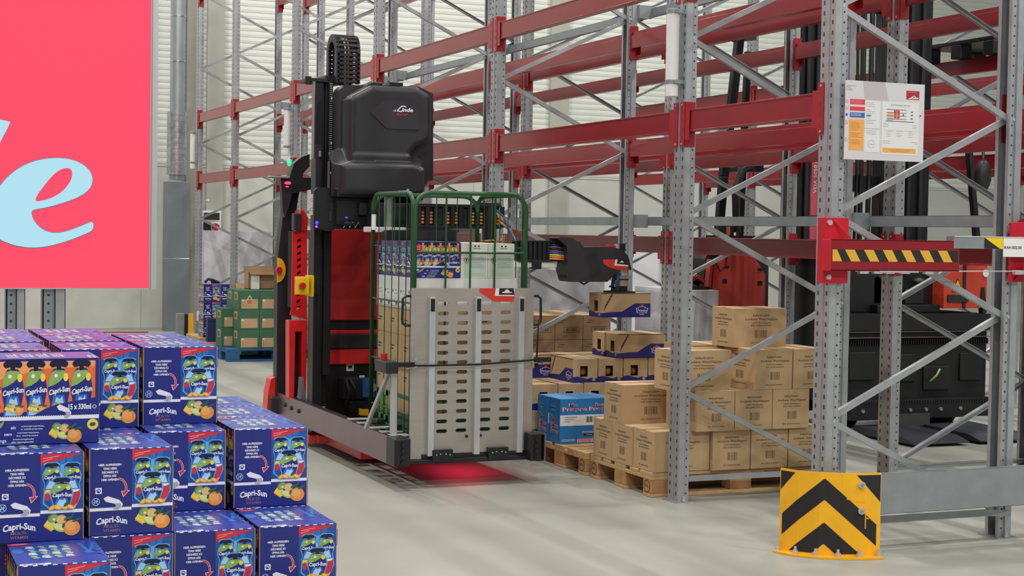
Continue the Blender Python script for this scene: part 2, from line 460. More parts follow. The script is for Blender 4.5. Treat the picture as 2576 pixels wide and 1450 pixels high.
# ------------------------------------------------------------ bracket beam with hazard tape on the end frame
def cantilever():
    t = thing('stop_bracket_beam', 'short red bracket beam with black and yellow hazard tape on the nearest rack post', 'beam', (4.31, 6.36, 1.30))
    b = MB(); b.box(.0, .135, -.006, 0, 0, .315, redlit); b.box(-.004, 0, -.006, .05, 0, .315, redlit)
    b.build('mounting_plate', t, .002)
    m = MB(); m.box(-.01, .74, -.075, -.069, .062, .212, red); m.box(-.01, .74, -.075, -.006, .206, .212, redlit); m.box(-.01, .74, -.075, -.006, .062, .068, redlit)
    m.box(-.015, -.009, -.075, -.006, .062, .212, redlit)
    m.add([(.045,-.012,.30),(.05,-.012,.30),(.125,-.07,.214),(.12,-.07,.214)], [(0,1,2,3),(3,2,1,0)], redlit)
    m.bar((.05, -.012, .30), (.125, -.04, .214), .005, .012, redlit)
    m.build('beam_profile', t, .0015)
    h = MB(); f = Face(h, (-.003, -.0755, .107), (.735, 0, 0), (0, 0, .056)); f.rect(0, 0, 1, 1, inkd, 1)
    f.poly([(0,0),(.075,0),(.035,1),(0,1)], tapey, 2)
    for k in range(6):
        u = .145+k*.147; f.poly([(u,0),(u+.072,0),(u+.025,1),(u-.05,1)], tapey, 2)
    tag(h.build('hazard_tape', t), 'black and yellow striped tape')
    for z in (.29, .03): MB().cyl((.022, -.018, z), (.022, -.006, z), .014, alu, 6, smooth=False).build('bolt', t)
    t2 = thing('safety_switch_rod', 'thin metal rod and latch fittings hanging under the red hazard-taped beam', 'rod', (4.45, 6.30, 1.36))
    r = MB().cyl((0, 0, 0), (1.1, 0, .005), .003, alu, 8); r.build('rod', t2)
    r = MB()
    for x in (.02, .10, .17, .26, .40, .95, 1.0): r.box(x, x+.05, -.012, .012, -.012, .010, alu)
    r.box(.13, .36, -.015, .005, -.006, .004, alu); r.build('latch', t2, .002)
    t3 = thing('label_rail', 'light grey label rail with a yellow corner mark and the location label RAH.002.00', 'rail', (5.01, 6.29, 1.475))
    m = MB().box(0, .62, -.01, .05, 0, .062, galvd).box(0, .62, -.014, -.01, .056, .062, alu); m.build('rail_body', t3, .002)
    m = MB(); f = Face(m, (.185, -.0105, .001), (.115, 0, 0), (0, 0, .055)); f.rect(0, 0, 1, 1, yellowp, 1); f.poly([(0,0),(.85,0),(0,1)], inkd, 2)
    m.build('corner_mark', t3)
    m = MB(); f = Face(m, (.302, -.0115, -.038), (.2, 0, 0), (0, 0, .094)); m.box(.302, .502, -.0115, -.0105, -.038, .056, whitebox); f.text('RAH.002.00', .30, .42, .15, inkd, 2, width=.54)
    m.build('location_label', t3)
    t4 = thing('stop_bracket', 'red mounting bracket on the rear post of the nearest upright frame', 'bracket', (5.405, 6.345, 1.31))
    b = MB().box(0, .13, -.012, .004, 0, .30, redlit); b.add([(.02,-.013,.30),(.13,-.013,.30),(.13,-.06,.36)], [(0,1,2),(2,1,0)], redlit); b.build('mounting_plate', t4, .002)
    MB().add([(.02,-.012,0),(.13,-.012,0),(.13,-.07,.10),(.06,-.07,.10)], [(0,1,2,3),(3,2,1,0)], redlit).build('gusset', t4)
cantilever()
# ------------------------------------------------------------ poster on the end frame
def poster():
    t = thing('rack_load_sign', 'white load notice with coloured warning boxes and a rack diagram hanging on the end frame', 'sign', (4.405, 6.355, 1.895))
    m = MB().box(0, .462, -.004, 0, 0, .378, mat('notice_board', (212,208,210), .5)); m.build('board', t, .001)
    m = MB(); f = Face(m, (0, -.0045, 0), (.462, 0, 0), (0, 0, .378), .0003)
    sh = mat('notice_shade', (190,182,186), .5)
    f.poly([(.22,1),(.49,1),(.54,.76),(.245,.76)], sh, 1)
    wh = mat('notice_panel', (224,224,222), .5); rr = mat('notice_red', (222,58,72), .5); bb = mat('notice_blue', (48,98,176), .5); oo = mat('notice_orange', (240,168,84), .5)
    f.rect(.245, .10, .435, .76, wh, 2); f.rect(.46, .08, .93, .76, wh, 2)
    f.rect(.245, .395, .435, .405, sh, 3)
    f.rect(.06, .70, .245, .765, rr, 2); f.rect(.06, .62, .245, .67, rr, 2); f.rect(.06, .535, .245, .595, bb, 2); f.rect(.055, .12, .235, .51, oo, 2)
    for k in range(3): f.rect(.07, .748-k*.016, .07+.13+.02*(k % 2), .752-k*.016, mat('notice_pale', (240,150,150), .5), 3)
    for k in range(2): f.rect(.07, .575-k*.018, .2, .58-k*.018, whitebox, 3)
    rd = random.Random(3)
    ogr = mat('notice_brown', (178,120,60), .5)
    for k in range(17):
        if k not in (7, 12): f.rect(.068, .47-k*.017, .068+rd.uniform(.09,.145), .474-k*.017, ogr, 3)
    for k in range(4): f.rect(.01, .93-k*.018, .01+(.12 if k == 0 else rd.uniform(.05,.08)), .934-k*.018, greyp, 3)
    f.rect(.765, .80, .93, .91, mat('notice_darkred', (168,36,54), .5), 2); f.rect(.78, .888, .895, .893, mat('notice_pale', (240,150,150), .5), 3)
    f.poly([(.79,.815),(.82,.82),(.845,.845),(.87,.85),(.89,.825),(.92,.828),(.92,.812),(.79,.808)], whitebox, 3); f.ell(.862, .832, .014, .008, MATS['notice_darkred'], 4)
    for k in range(13):
        if k not in (3, 8): f.rect(.262, .725-k*.022, .262+rd.uniform(.05,.13), .729-k*.022, greyp, 3)
    f.rect(.265, .55, .32, .575, mat('notice_teal', (110,160,185), .5), 3)
    for k in range(3): f.rect(.27, .37-k*.02, .27+rd.uniform(.09,.13), .374-k*.02, greyp, 3)
    f.ring(.335, .205, .042, .003, greyp, 3); f.text('Prüfung', .335, .198, .012, greyp, 4)
    f.text('PALETTENREGALANLAGE', .69, .705, .020, greyp, 3, width=.24)
    # rack diagram
    dk = mat('notice_ink', (60,62,78), .5)
    for j in range(4): f.rect(.52, .535+j*.04, .77, .541+j*.04, dk, 4)
    f.rect(.51, .505, .87, .512, dk, 4)
    cells = [(.525,.545,.60,.573,sh),(.525,.585,.60,.613,oo),(.525,.51,.60,.533,sh),(.61,.585,.685,.613,rr),(.61,.545,.685,.573,rr),(.61,.62,.685,.65,rr)]
    for a, b, c, d, mm in cells: f.rect(a, b, c, d, mm, 3)
    f.rect(.644, .55, .65, .64, capy, 5); f.rect(.625, .60, .67, .604, capy, 5); f.ell(.73, .595, .008, .012, dk, 4)
    for v in (.545, .59, .63): f.rect(.825, v, .853, v+.012, dk, 4)
    for k in range(3):
        f.rect(.475, .475-k*.02, .475+rd.uniform(.05,.08), .479-k*.02, greyp, 3); f.rect(.85, .465-k*.02, .9, .469-k*.02, greyp, 3)
    f.rect(.48, .388, .91, .392, sh, 3)
    for k in range(4):
        for u in (.52, .65, .80): f.rect(u, .378-k*.022, u+rd.uniform(.04,.09), .382-k*.022, greyp, 3)
    for k in range(2): f.rect(.475, .25-k*.025, .475+.10-k*.01, .255-k*.025, greyp, 3); f.rect(.84-k*-.05, .245-k*.02, .92, .25-k*.02, greyp, 3)
    f.rect(.475, .105, .90, .165, oo, 3)
    for k in range(3): f.rect(.53+.03*k, .147-k*.014, .85-.03*k, .150-k*.014, ogr, 4)
    f.ring(.02, .735, .016, .003, rr, 3); f.ring(.02, .645, .014, .003, rr, 3); f.ell(.02, .565, .014, .017, bb, 3)
    for v in (.47, .25): f.line([(.005,v-.02),(.018,v+.03),(.035,v-.02),(.005,v-.02)], .003, mat('notice_ochre',(170,130,50),.5), 3)
    m.build('printed_notice', t)
    c = MB().cyl((.438,-.008,.225),(.438,-.004,.225), .003, inkd, 8); c.cyl((.31,.0,.372),(.31,.02,.372), .004, inkd, 8); c.build('cable_tie', t)
poster()
# ------------------------------------------------------------ yellow corner guard and rail
def guard():
    t = thing('corner_guard', 'yellow and black chevron steel corner guard bolted to the floor at the nearest rack post', 'guard', (4.36, 6.30, 0))
    pl = [(-.20,.16),(-.17,.06),(-.10,-.02),(0,-.075),(.10,-.105),(.185,-.115)]
    # plan outline in world-ish local coordinates, swept up
    th = .006; H = .405; n = len(pl); m = MB(); L = [0]
    for a, b in zip(pl, pl[1:]): L.append(L[-1]+math.hypot(b[0]-a[0], b[1]-a[1]))
    T = L[-1]
    def at(s, off=0):
        for i in range(n-1):
            if s <= L[i+1] or i == n-2:
                k = (s-L[i])/(L[i+1]-L[i]); a, b = pl[i], pl[i+1]; dx = (b[0]-a[0])/(L[i+1]-L[i]); dy = (b[1]-a[1])/(L[i+1]-L[i])
                return (a[0]+(b[0]-a[0])*k+dy*off, a[1]+(b[1]-a[1])*k-dx*off)
    v = []
    N = 24
    for i in range(N+1):
        s = T*i/N; a = at(s); b = at(s, -th); v += [(*a, .01), (*a, H), (*b, .01), (*b, H)]
    fs = []
    for i in range(N):
        q = i*4; fs += [(q, q+4, q+5, q+1), (q+2, q+3, q+7, q+6), (q+1, q+5, q+7, q+3), (q, q+2, q+6, q+4)]
    fs += [(0,1,3,2), (N*4, N*4+2, N*4+3, N*4+1)]
    m.add(v, fs, yellow); m.build('guard_plate', t)
    # chevrons printed in black: strips between inclined lines, split into fine columns following the curve
    c = MB(); smid = T*.46; sl = .86
    M = 60
    for base in (.378, .168):
        c = MB()
        for i in range(M):
            s0 = T*.03+(T*.93)*i/M; s1 = T*.03+(T*.93)*(i+1)/M
            def zz(s, b): return b-abs(s-smid)*sl
            tops = [zz(s0, base), zz(s1, base)]; bots = [x-.102 for x in tops]
            lim = lambda z: min(max(z, .018), .395)
            tops = [lim(x) for x in tops]; bots = [lim(x) for x in bots]
            if tops[0]-bots[0] < .001 and tops[1]-bots[1] < .001: continue
            A = at(s0, .0008); B = at(s1, .0008)
            c.add([(*A, bots[0]), (*B, bots[1]), (*B, tops[1]), (*A, tops[0])], [(0,1,2,3)], inkd)
        tag(c.build('chevron_marking', t), 'black chevron stripe')
    for sg in (0, 1):   # upper corner triangles
        c = MB()
        for i in range(12):
            w = T*(.24 if sg else .17); s0 = w*i/12; s1 = w*(i+1)/12
            z0 = .395-(w-s0)*1.05; z1 = .395-(w-s1)*1.05
            if sg: s0, s1 = T-s0-.003, T-s1-.003
            else: s0, s1 = s0+.004, s1+.004
            A = at(s0, .0008); B = at(s1, .0008); q = [(*A, z0), (*B, z1), (*B, .395), (*A, .395)]
            c.add(q, [(0,1,2,3) if not sg else (3,2,1,0)], inkd)
        tag(c.build('corner_marking', t), 'black corner triangle')
    w = MB()
    for s, z, ln in ((.72,.27,.06),(.80,.235,.05),(.66,.28,.03),(.84,.19,.02)):
        A = at(T*s, .0012); B = at(T*s+ln, .0012); w.add([(*A,z),(*B,z-.006),(*B,z),(*A,z+.005)], [(0,1,2,3)], yellow)
    A = at(T*.84, .0012); B = at(T*.85, .0012); w.add([(*A,.14),(*B,.14),(*B,.235),(*A,.235)], [(0,1,2,3)], yellow)
    w.build('scratches', t)
    b = MB(); ft = MB()
    for i in range(6):
        s = T*(.02+.19*i); a = at(s, .022)
        b.cyl((*a, .01), (*a, .045), .007, alu, 8); b.cyl((*a, .01), (*a, .028), .013, alu, 6, smooth=False)
    vv = []
    for i in range(N+1):
        s = T*i/N; a = at(s, -.0); q = at(s, .045); vv += [(*a, .010), (*q, .010), (*a, 0.001), (*q, 0.001)]
    ft.add(vv, [f for i in range(N) for f in ((i*4+1, i*4+5, i*4+4, i*4), (i*4+1, i*4+3, i*4+7, i*4+5))], yellow); ft.build('foot_flange', t)
    b.build('anchor_bolts', t)
    g = MB()
    for z in (.35, .225): a = at(T*.80, 0); q = at(T*.80, .014); g.cyl((*a, z), (*q, z), .016, alu, 14); g.cyl((*q, z), (*at(T*.8, .018), z), .009, galvd, 6)
    g.build('carriage_bolts', t)
    t = thing('guard_rail', 'wide galvanised guard rail running right from the yellow corner guard', 'guard rail', (4.53, 6.25, .19))
    m = MB().box(0, 1.2, 0, .006, 0, .197, galvd); m.box(0, 1.2, 0, .04, .191, .197, galvd); m.box(0, 1.2, 0, .04, 0, .006, galvd); m.build('rail_plate', t, .003)
    m = MB().bar((-.02, .16, -.055), (.78, .12, -.05), .004, .032, galvd); m.bar((.78, .12, -.05), (.9, .06, -.05), .004, .032, galvd); m.build('tie_strip', t)
guard()
# ============================================================ cartons
def serr(f, u0, u1, v0, v1, m, n, l=3):
    pts = [(u0, v0)]; 
    for i in range(n+1):
        u = u0+(u1-u0)*i/n; pts.append((u, v0+(.006 if i % 2 else 0)))
    pts.append((u1, v0)); top = []
    for i in range(2*n, -1, -1):
        u = u0+(u1-u0)*i/(2*n); top.append((u, v1-(.010 if i % 2 else 0)))
    f.poly([(u0, v0), (u1, v0)]+top, m, l)
def pouch(f, cx, cy, w, h, l, ts=1.0, outline=True, scene=True, rise=0):
    hw = w/2
    half = [(-.42,.42),(-.60,.37),(-.84,.22),(-.96,.05),(-.90,-.10),(-.74,-.27),(-.76,-.40),(-.86,-.5)]
    out = half+[(-x, y) for x, y in half[::-1]]
    capo_ = [(-.20,.38),(-.20,.46),(-.62,.44),(-.82,.49),(-.78,.54),(-.45,.60),(.45,.60),(.78,.54),(.82,.49),(.62,.44),(.20,.46),(.20,.38)]
    if outline:
        f.poly([(cx+x*hw*1.14, cy+y*h*1.05) for x, y in out], capl, l); f.poly([(cx+x*hw*1.18, cy+.01*h+y*h*1.05) for x, y in capo_], capl, l)
    f.poly([(cx+x*hw, cy+y*h) for x, y in out], capb, l+1)
    f.poly([(cx+x*hw, cy+y*h) for x, y in capo_], capn, l+2)
    f.poly([(cx+x*hw, cy+y*h) for x, y in ((-.84,.22),(-.60,.36),(-.2,.40),(.62,.37),(.50,.27),(.1,.17),(-.4,.10),(-.93,.06))], capg, l+2)
    f.ell(cx-.25*hw, cy+.28*h, .16*hw, .04*h, capw, l+3, n=8)
    f.ell(cx+.60*hw, cy+.25*h, .22*hw, .085*h, capy, l+3, n=10)
    f.poly([(cx+x*hw, cy+y*h) for x, y in ((-.45,-.10),(.45,-.10),(.62,-.26),(.72,-.40),(.82,-.49),(-.82,-.49),(-.72,-.40),(-.62,-.26))], capm2, l+2)
    f.poly([(cx+x*hw, cy+y*h) for x, y in ((-.20,-.14),(.10,-.18),(.30,-.12),(.50,-.35),(.66,-.48),(-.66,-.48),(-.5,-.33))], capic, l+3)
    f.text('Capri-Sun', cx+.02*w, cy-.05*h, .125*h*ts, capw, l+4, width=w*.90, rise=rise, arch=.02*h, bold=1)
def fruit(f, cx, cy, k, l=3):
    a = f.w/f.h
    f.poly([(cx-.98*k, cy+.10*k*a), (cx-.75*k, cy+.42*k*a), (cx-.40*k, cy+.30*k*a), (cx-.30*k, cy-.15*k*a), (cx-.55*k, cy-.22*k*a)], capy, l)
    f.poly([(cx-.98*k, cy+.10*k*a), (cx-.55*k, cy-.22*k*a), (cx-.52*k, cy-.32*k*a), (cx-.98*k, cy+.0*k*a)], capo, l+.25)
    f.ell(cx-.48*k, cy+.48*k*a, .30*k, .26*k*a, mat('kiwi_skin', (104,120,70), .6), l+.5, rot=.5, n=14); f.ell(cx-.45*k, cy+.44*k*a, .26*k, .21*k*a, capg, l+1, rot=.5, n=14); f.ell(cx-.42*k, cy+.40*k*a, .08*k, .07*k*a, capw, l+2, n=8)
    f.ell(cx-.02*k, cy+.38*k*a, .30*k, .27*k*a, mat('passion_skin', (206,160,130), .5), l+2, n=14); f.ell(cx-.02*k, cy+.36*k*a, .24*k, .20*k*a, mat('passion_pulp', (226,190,110), .5, 0, .3, 120), l+3, n=14)
    f.ell(cx-.10*k, cy-.08*k*a, .40*k, .24*k*a, mat('lime_skin', (170,190,90), .5), l+3.3, rot=-.35, n=14); f.ell(cx-.12*k, cy-.04*k*a, .35*k, .18*k*a, mat('lime_pulp', (222,224,150), .5), l+3.6, rot=-.35, n=14)
    f.ell(cx+.55*k, cy-.12*k*a, .47*k, .44*k*a, capo, l+4, n=22); f.ell(cx+.48*k, cy-.04*k*a, .30*k, .26*k*a, mat('orange_light', (244,172,98), .45), l+5, n=16)
    for qi, (x, y, r, q) in enumerate(((.28,.42,.5,.20),(.52,.50,.9,.26),(.82,.32,.35,.26),(.10,.02,1.2,.13))): f.ell(cx+x*k, cy+y*k*a, q*k, .075*k*a, capdg, l+6+.3*qi, rot=r, n=10)
def curl(f, u, v, k, l):
    g = mat('tear_strip_shade', (168,170,182), .5)
    f.poly([(u-.17*k, v+.06), (u-.12*k, v+.085), (u+.02*k, v+.035), (u+.06*k, v-.01), (u+.05*k, v-.06), (u+.0*k, v-.08), (u-.06*k, v-.07), (u-.02*k, v-.03), (u-.04*k, v-.005), (u-.14*k, v+.02)], capw, l)
    f.poly([(u-.06*k, v-.07), (u-.02*k, v-.03), (u-.04*k, v-.005), (u+.03*k, v-.0), (u+.05*k, v-.045), (u+.0*k, v-.08)], g, l+1)
def juice_front(mb, O, U, V):
    f = Face(mb, O, U, V, .00013)
    f.rect(.505, .335, 1, 1, capm, 1)
    for k, mm in ((.98, capm2), (.62, capl)):
        for a in range(7):
            q = .3+a*.42; x = .752+.24*k*math.cos(q); y = .66+.33*k*math.sin(q); d = .035*k
            f.poly([(.752-.02, .62), (.752+.02, .62), (min(x+d, .995), min(y, .985)), (max(x-d, .51), min(y, .985))], mm, 2+(k < .9))
    f.poly([(.505, .985), (.995, .985), (.505, .86)], capr, 4)
    for k in range(2): f.line([(.53, .935-k*.030), (.72-.08*k, .962-k*.028)], .009, mat('juice_pink', (236,150,160), .5), 5)
    halo = [(.545,.60),(.53,.42),(.62,.345),(.86,.345),(.93,.40),(.975,.50),(.95,.66),(.75,.75)]
    f.poly(halo, capl, 4); f.poly([(.56,.60),(.55,.43),(.63,.36),(.85,.36),(.915,.41),(.955,.50),(.93,.65),(.75,.73)], capm, 5)
    f.ell(.60, .55, .045, .05, capy, 6, n=10); f.ell(.585, .50, .03, .05, capr, 6.5, n=8)
    f.poly([(.84,.55),(.955,.57),(.96,.50),(.93,.41),(.84,.37)], capr, 5.6); f.poly([(.84,.37),(.93,.41),(.90,.355),(.84,.345)], mat('juice_pink', (236,150,160), .5), 7); f.ell(.90, .565, .055, .022, capw, 7, rot=.1, n=10)
    pouch(f, .632, .72, .20, .27, 8, .95); pouch(f, .868, .715, .20, .27, 8, .95)
    f.ell(.715, .72, .04, .06, capic, 7, n=10)
    pouch(f, .748, .515, .25, .33, 13, 1.05)
    f.poly([(.715,.66),(.80,.66),(.79,.60),(.72,.60)], capic, 12.5)
    for qi, (u, r) in enumerate(((.64,.5), (.70,-.3), (.80,.3), (.85,-.4))): f.ell(u, .375, .050, .026, capo, 19+qi, rot=r, n=10); f.ell(u, .378, .036, .014, capy, 19.5+qi, rot=r, n=10)
    f.ell(.80, .41, .04, .02, capdg, 23.3, rot=.8, n=8)
    serr(f, 0, .5, .285, .325, capw, 26); serr(f, .505, 1, .31, .352, capw, 26)
    curl(f, .335, .37, 1, 5)
    for i, s in enumerate(('HIER AUFREISSEN', 'TEAR HERE', 'DÉCHIREZ ICI', 'ÖPPNA HÄR', 'HIER OPENEN')):
        f.text(s, .24, .805-i*.043, .024, capw, 2, width=(.27,.16,.19,.16,.20)[i], bold=1)
    for mm, t_, l in ((capw, .026, 2), (capr, .018, 3)): f.line([(.345,.652),(.385,.640),(.415,.61),(.433,.565),(.437,.50)], t_, mm, l)
    f.poly([(.375,.505),(.48,.515),(.40,.435)], capw, 2); f.poly([(.385,.50),(.467,.508),(.403,.448)], capr, 4)
    f.rect(.07, .485, .145, .555, capw, 2); f.ring(.107, .52, .026, .009, capb, 3); f.poly([(.09,.50),(.125,.50),(.10,.53)], capb, 3)
    f.ring(.075, .395, .047, .007, capic, 2); f.line([(.045,.43),(.105,.36)], .008, capic, 2); f.line([(.045,.36),(.105,.43)], .008, capic, 2); f.line([(.05,.385),(.10,.40)], .012, capic, 2)
    f.text('Capri-Sun', .265, .150, .070, capw, 3, width=.37, arch=.030, bold=1)
    f.text('MULTI-', .265, .088, .032, capbr, 3, width=.19); f.text('VITAMIN', .265, .040, .032, capbr, 3, width=.20)
    fruit(f, .75, .16, .21)
def juice_long(mb, O, U, V):
    f = Face(mb, O, U, V, .00013)
    f.rect(0, .38, .97, .97, capor, 1); f.poly([(0,.90),(0,.72),(.5,.88),(.97,.90),(.97,.97),(0,.97)], mat('juice_orange_soft', (240,158,92), .5), 2)
    for i in range(5):
        pouch(f, .045+i*.20, .63, .20, .60, 3+(i % 2), .80, False, rise=.25)
        fruit(f, .055+i*.20, .41, .085, 9)
    f.poly([(.42,.335),(1,.335),(1,.54),(.80,.50),(.62,.46),(.52,.41)], capb, 17)
    f.rect(.97, .335, 1, 1, capb, 17)
    f.text('15 x 330ml', .83, .40, .060, capw, 18, width=.20, bold=1); f.ring(.96, .425, .018, .005, capw, 18)
    f.ell(.045, .83, .085, .115, capr, 18, n=20)
    for k in range(3): f.line([(.0,.87-k*.045),(.08,.88-k*.045)], .008, capw, 19)
    f.rect(0, .25, 1, .30, capb, 17); serr(f, 0, 1, .285, .335, capw, 50, 19)
    curl(f, .72, .375, .55, 21)
    f.ell(.0, .28, .17, .14, capg, 18, n=16, a0=-math.pi/2, a1=0.01); f.ell(.03, .22, .03, .03, capw, 19, n=10)
    f.ell(.945, .215, .05, .065, capy, 18, n=14); f.ell(.945, .215, .03, .025, capdg, 19, rot=.5, n=8)
    f.rect(0, 0, 1, .26, capb, 17)
    for i, (a, b) in enumerate((('sin', 'conservantes, o edulcorantes'), ('sem', 'conservantes, ou corantes'), ('inga', 'konserveringsmedel, eller sötningsmedel'))):
        v = .185-i*.075; f.text(a, .25-i*.045, v, .038, capw, 18); f.text(b.split(',')[0]+',', .42-i*.04, v+.022, .018, capw, 18, width=.20-.01*i); f.text(b.split(', ')[1], .41-i*.04, v-.012, .018, capw, 18, width=.19)
    f.line([(.10,.015),(.32,.015)], .002, capw, 18)
    fruit(f, .70, .11, .145, 19)
def juice_top(mb, O, U, V):
    f = Face(mb, O, U, V, .00013)
    f.rect(0, .0, 1, 1, capt, 1)
    for k in range(7): q = -.5+k*.35; f.poly([(.84,.42),(.86,.46),(min(1,.84+.5*math.cos(q)),max(0,min(1,.44+.4*math.sin(q)))),(min(1,.84+.5*math.cos(q+.12)),max(0,min(1,.44+.4*math.sin(q+.12))))], capm2, 2)
    f.ell(.84, .44, .05, .05, capm2, 3, n=14); f.ell(.08, .62, .07, .10, capm2, 2, n=14)
    f.poly([(.16,.25),(.70,.25),(.66,.86),(.24,.86)], capm, 3)
    for j in range(4):
        for i in range(4):
            u = .225+i*.13; v = .31+j*.135
            f.poly([(u-.05,v-.02),(u+.05,v-.02),(u+.04,v+.05),(u-.04,v+.05)], (capb, caps)[(i+j) % 2], 4)
            f.ell(u, v+.055, .045, .018, (capg, capic)[(i+j) % 2], 5, n=8); f.ell(u+.02, v-.015, .04, .016, (capy, capw, capic, capo)[(i+2*j) % 4], 5, n=8); f.line([(u-.035,v+.02),(u+.035,v+.028)], .012, capw, 6)
    f.ell(.13, .90, .13, .045, capr, 6, n=16); f.line([(.05,.905),(.21,.905)], .012, capw, 7)
    f.rect(.03, .02, .36, .075, capw, 3); f.bars(.05, .03, .30, .065, inkd, 20, 4)
def juice_carton():
    t = thing('juice_carton', 'x', 'carton')
    W, Dp, H = .208, .282, .218
    m = MB().box(0, W, 0, Dp, 0, H, capb)
    juice_front(m, (0,0,0), (W,0,0), (0,0,H)); juice_front(m, (W,Dp,0), (-W,0,0), (0,0,H))
    juice_long(m, (0,Dp,0), (0,-Dp,0), (0,0,H)); juice_long(m, (W,0,0), (0,Dp,0), (0,0,H))
    juice_top(m, (0,0,H), (W,0,0), (0,Dp,0))
    e = kraftl
    for x, y in ((0,0),(W,0),(0,Dp),(W,Dp)): m.box(x-.0007, x+.0007, y-.0007, y+.0007, 0, H, e)
    for k in range(9): m.box(.012+k*.022, .022+k*.022, -.0006, .0012, H-.0012, H+.0007, capw)
    m.build('printed_box', t)
    return t
jc = Proto(juice_carton())
JN = 'juice cartons of the foreground pile'
T3, T2, T1 = .522, .742, .962
def lab(tier, rowi, coli): return 'blue juice carton, %s tier of the foreground pile, %s row, %s from the left' % (tier, ordn(rowi), ordn(coli))
# bottom visible tier
for r, (y, xs) in enumerate(((3.725, (.366,)), (4.015, (.10, .352, .566, .779, .999)), (4.30, (.30, .52, .76, 1.0)), (4.59, (.30, .52, .76, 1.0)), (4.88, (.30, .52, .76, 1.0)))):
    for c, x in enumerate(xs): jc.put((x, y, T3), R(random.uniform(-.3, .3)), lab('lowest', r, c), JN)
for r, (y, xs) in enumerate(((4.02, (.12, .341, .567)), (4.312, (.32, .54, .766, .999)), (4.602, (.32, .54, .766, .999)), (4.892, (.32, .54, .766, .999)))):
    for c, x in enumerate(xs):
        if r == 0 and c > 0: y = 4.0 if c == 1 else 4.025
        jc.put((x, y, T2), R(random.uniform(-.3, .3)), lab('middle', r, c), JN)
o = jc.put((.607, 4.152, T1), R(90), 'blue juice carton turned so its long side with five pouches faces the camera', JN)
for r, (y, xs) in enumerate(((4.44, (.31, .549, .777)), (4.77, (.33, .555, .775)), (5.06, (.33, .555)))):
    for c, x in enumerate(xs): jc.put((x, y+(.04 if (r == 0 and c == 2) else 0), T1), R(random.uniform(-.3, .3)), lab('top', r, c), JN)
b = MB().box(.02, 1.24, 3.72, 5.2, .0, .50, capb).box(.0, 1.26, 3.70, 5.22, .50, .52, blackm); tag(b.build('display_plinth', None, .004), 'dark blue plinth carrying the foreground pile of juice cartons', 'plinth')

# ------------------------------------------------------------ kraft cartons with printing
def baby_carton():
    t = thing('cloth_carton', 'x', 'carton')
    W, Dp, H = .368, .252, .233
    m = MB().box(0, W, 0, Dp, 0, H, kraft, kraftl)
    def side(O, U, big):
        f = Face(m, O, U, (0,0,H)); w = .62 if big else .78
        f.text('babydream-', .52, .80, .055, inkb, 1, width=w*.52); f.text('trockene Waschlappen', .52, .70, .055, inkb, 1, width=w)
        f.text('16x30 Waschlappen', .52, .615, .035, inkb, 1, width=w*.58); f.text('EAN 4305615549229', .52, .545, .035, inkb, 1, width=w*.62)
        f.bars(.40, .24, .40+.24*(1 if big else 1.1), .44, barc, 12, 1); f.text('EAN 20000101204067', .52, .10, .03, inkb, 1, width=w*.6)
    side((0,0,0), (W,0,0), 1); side((W,Dp,0), (-W,0,0), 1); side((0,Dp,0), (0,-Dp,0), 0); side((W,0,0), (0,Dp,0), 0)
    m.box(.004, W-.004, .002, Dp/2-.0015, H, H+.0018, kraftl); m.box(.004, W-.004, Dp/2+.0015, Dp-.002, H, H+.0018, kraftl)
    m.build('printed_box', t, .003)
    p = MB().box(.0, W, Dp/2-.024, Dp/2+.024, H+.0019, H+.0024, tapeb)
    p.build('tape', t)
    return t
bc = Proto(baby_carton())
BW, BD, BH = .368, .252, .235
def pb(x, y, k, turned, lb):   # x,y = left front corner
    z = .146+k*BH; x += .04; y += .085
    if turned: bc.put((x+BD, y, z), R(90), lb, 'kraft cartons of dry cloths')
    else: bc.put((x, y, z), R(random.uniform(-.4, .4)), lb, 'kraft cartons of dry cloths')
TN = ['bottom', 'second', 'third', 'topmost']
def bl(k, w): return 'printed kraft carton, %s layer of its pile, %s' % (TN[k], w)
for i in range(3): pb(4.25+(.01 if i == 0 else 0), 7.93+i*.258, 0, 0, bl(0, '%s along the aisle from the camera' % ordn(i)))
for r, y in enumerate((7.90, 8.28)):
    for c in range(3): pb(4.634+c*.26, y, 0, 1, bl(0, '%s row, %s from the aisle' % (ordn(r), ordn(c+1))))
pb(4.25, 8.31, 1, 0, bl(1, 'at the aisle edge towards the back'))
for c in range(3): pb(4.505+c*.257, 7.87+.0*c, 1, 1, bl(1, 'front row, %s from the aisle' % ordn(c)))
for c in range(2): pb(4.65+c*.26, 8.26, 1, 1, bl(1, 'back row, %s from the aisle' % ordn(c)))
pb(4.37, 7.86+.03, 2, 0, bl(2, 'long side to the camera beside the post'))
for c in range(2): pb(4.895+c*.26, 7.87, 2, 1, bl(2, 'front row, %s right of the post' % ordn(c)))
for c in range(2): pb(4.70+c*.26, 8.27, 2, 1, bl(2, 'back row, %s right of the post' % ordn(c)))
pb(4.86, 8.07, 3, 0, 'single kraft carton standing on top of the pile in front of the red machine')

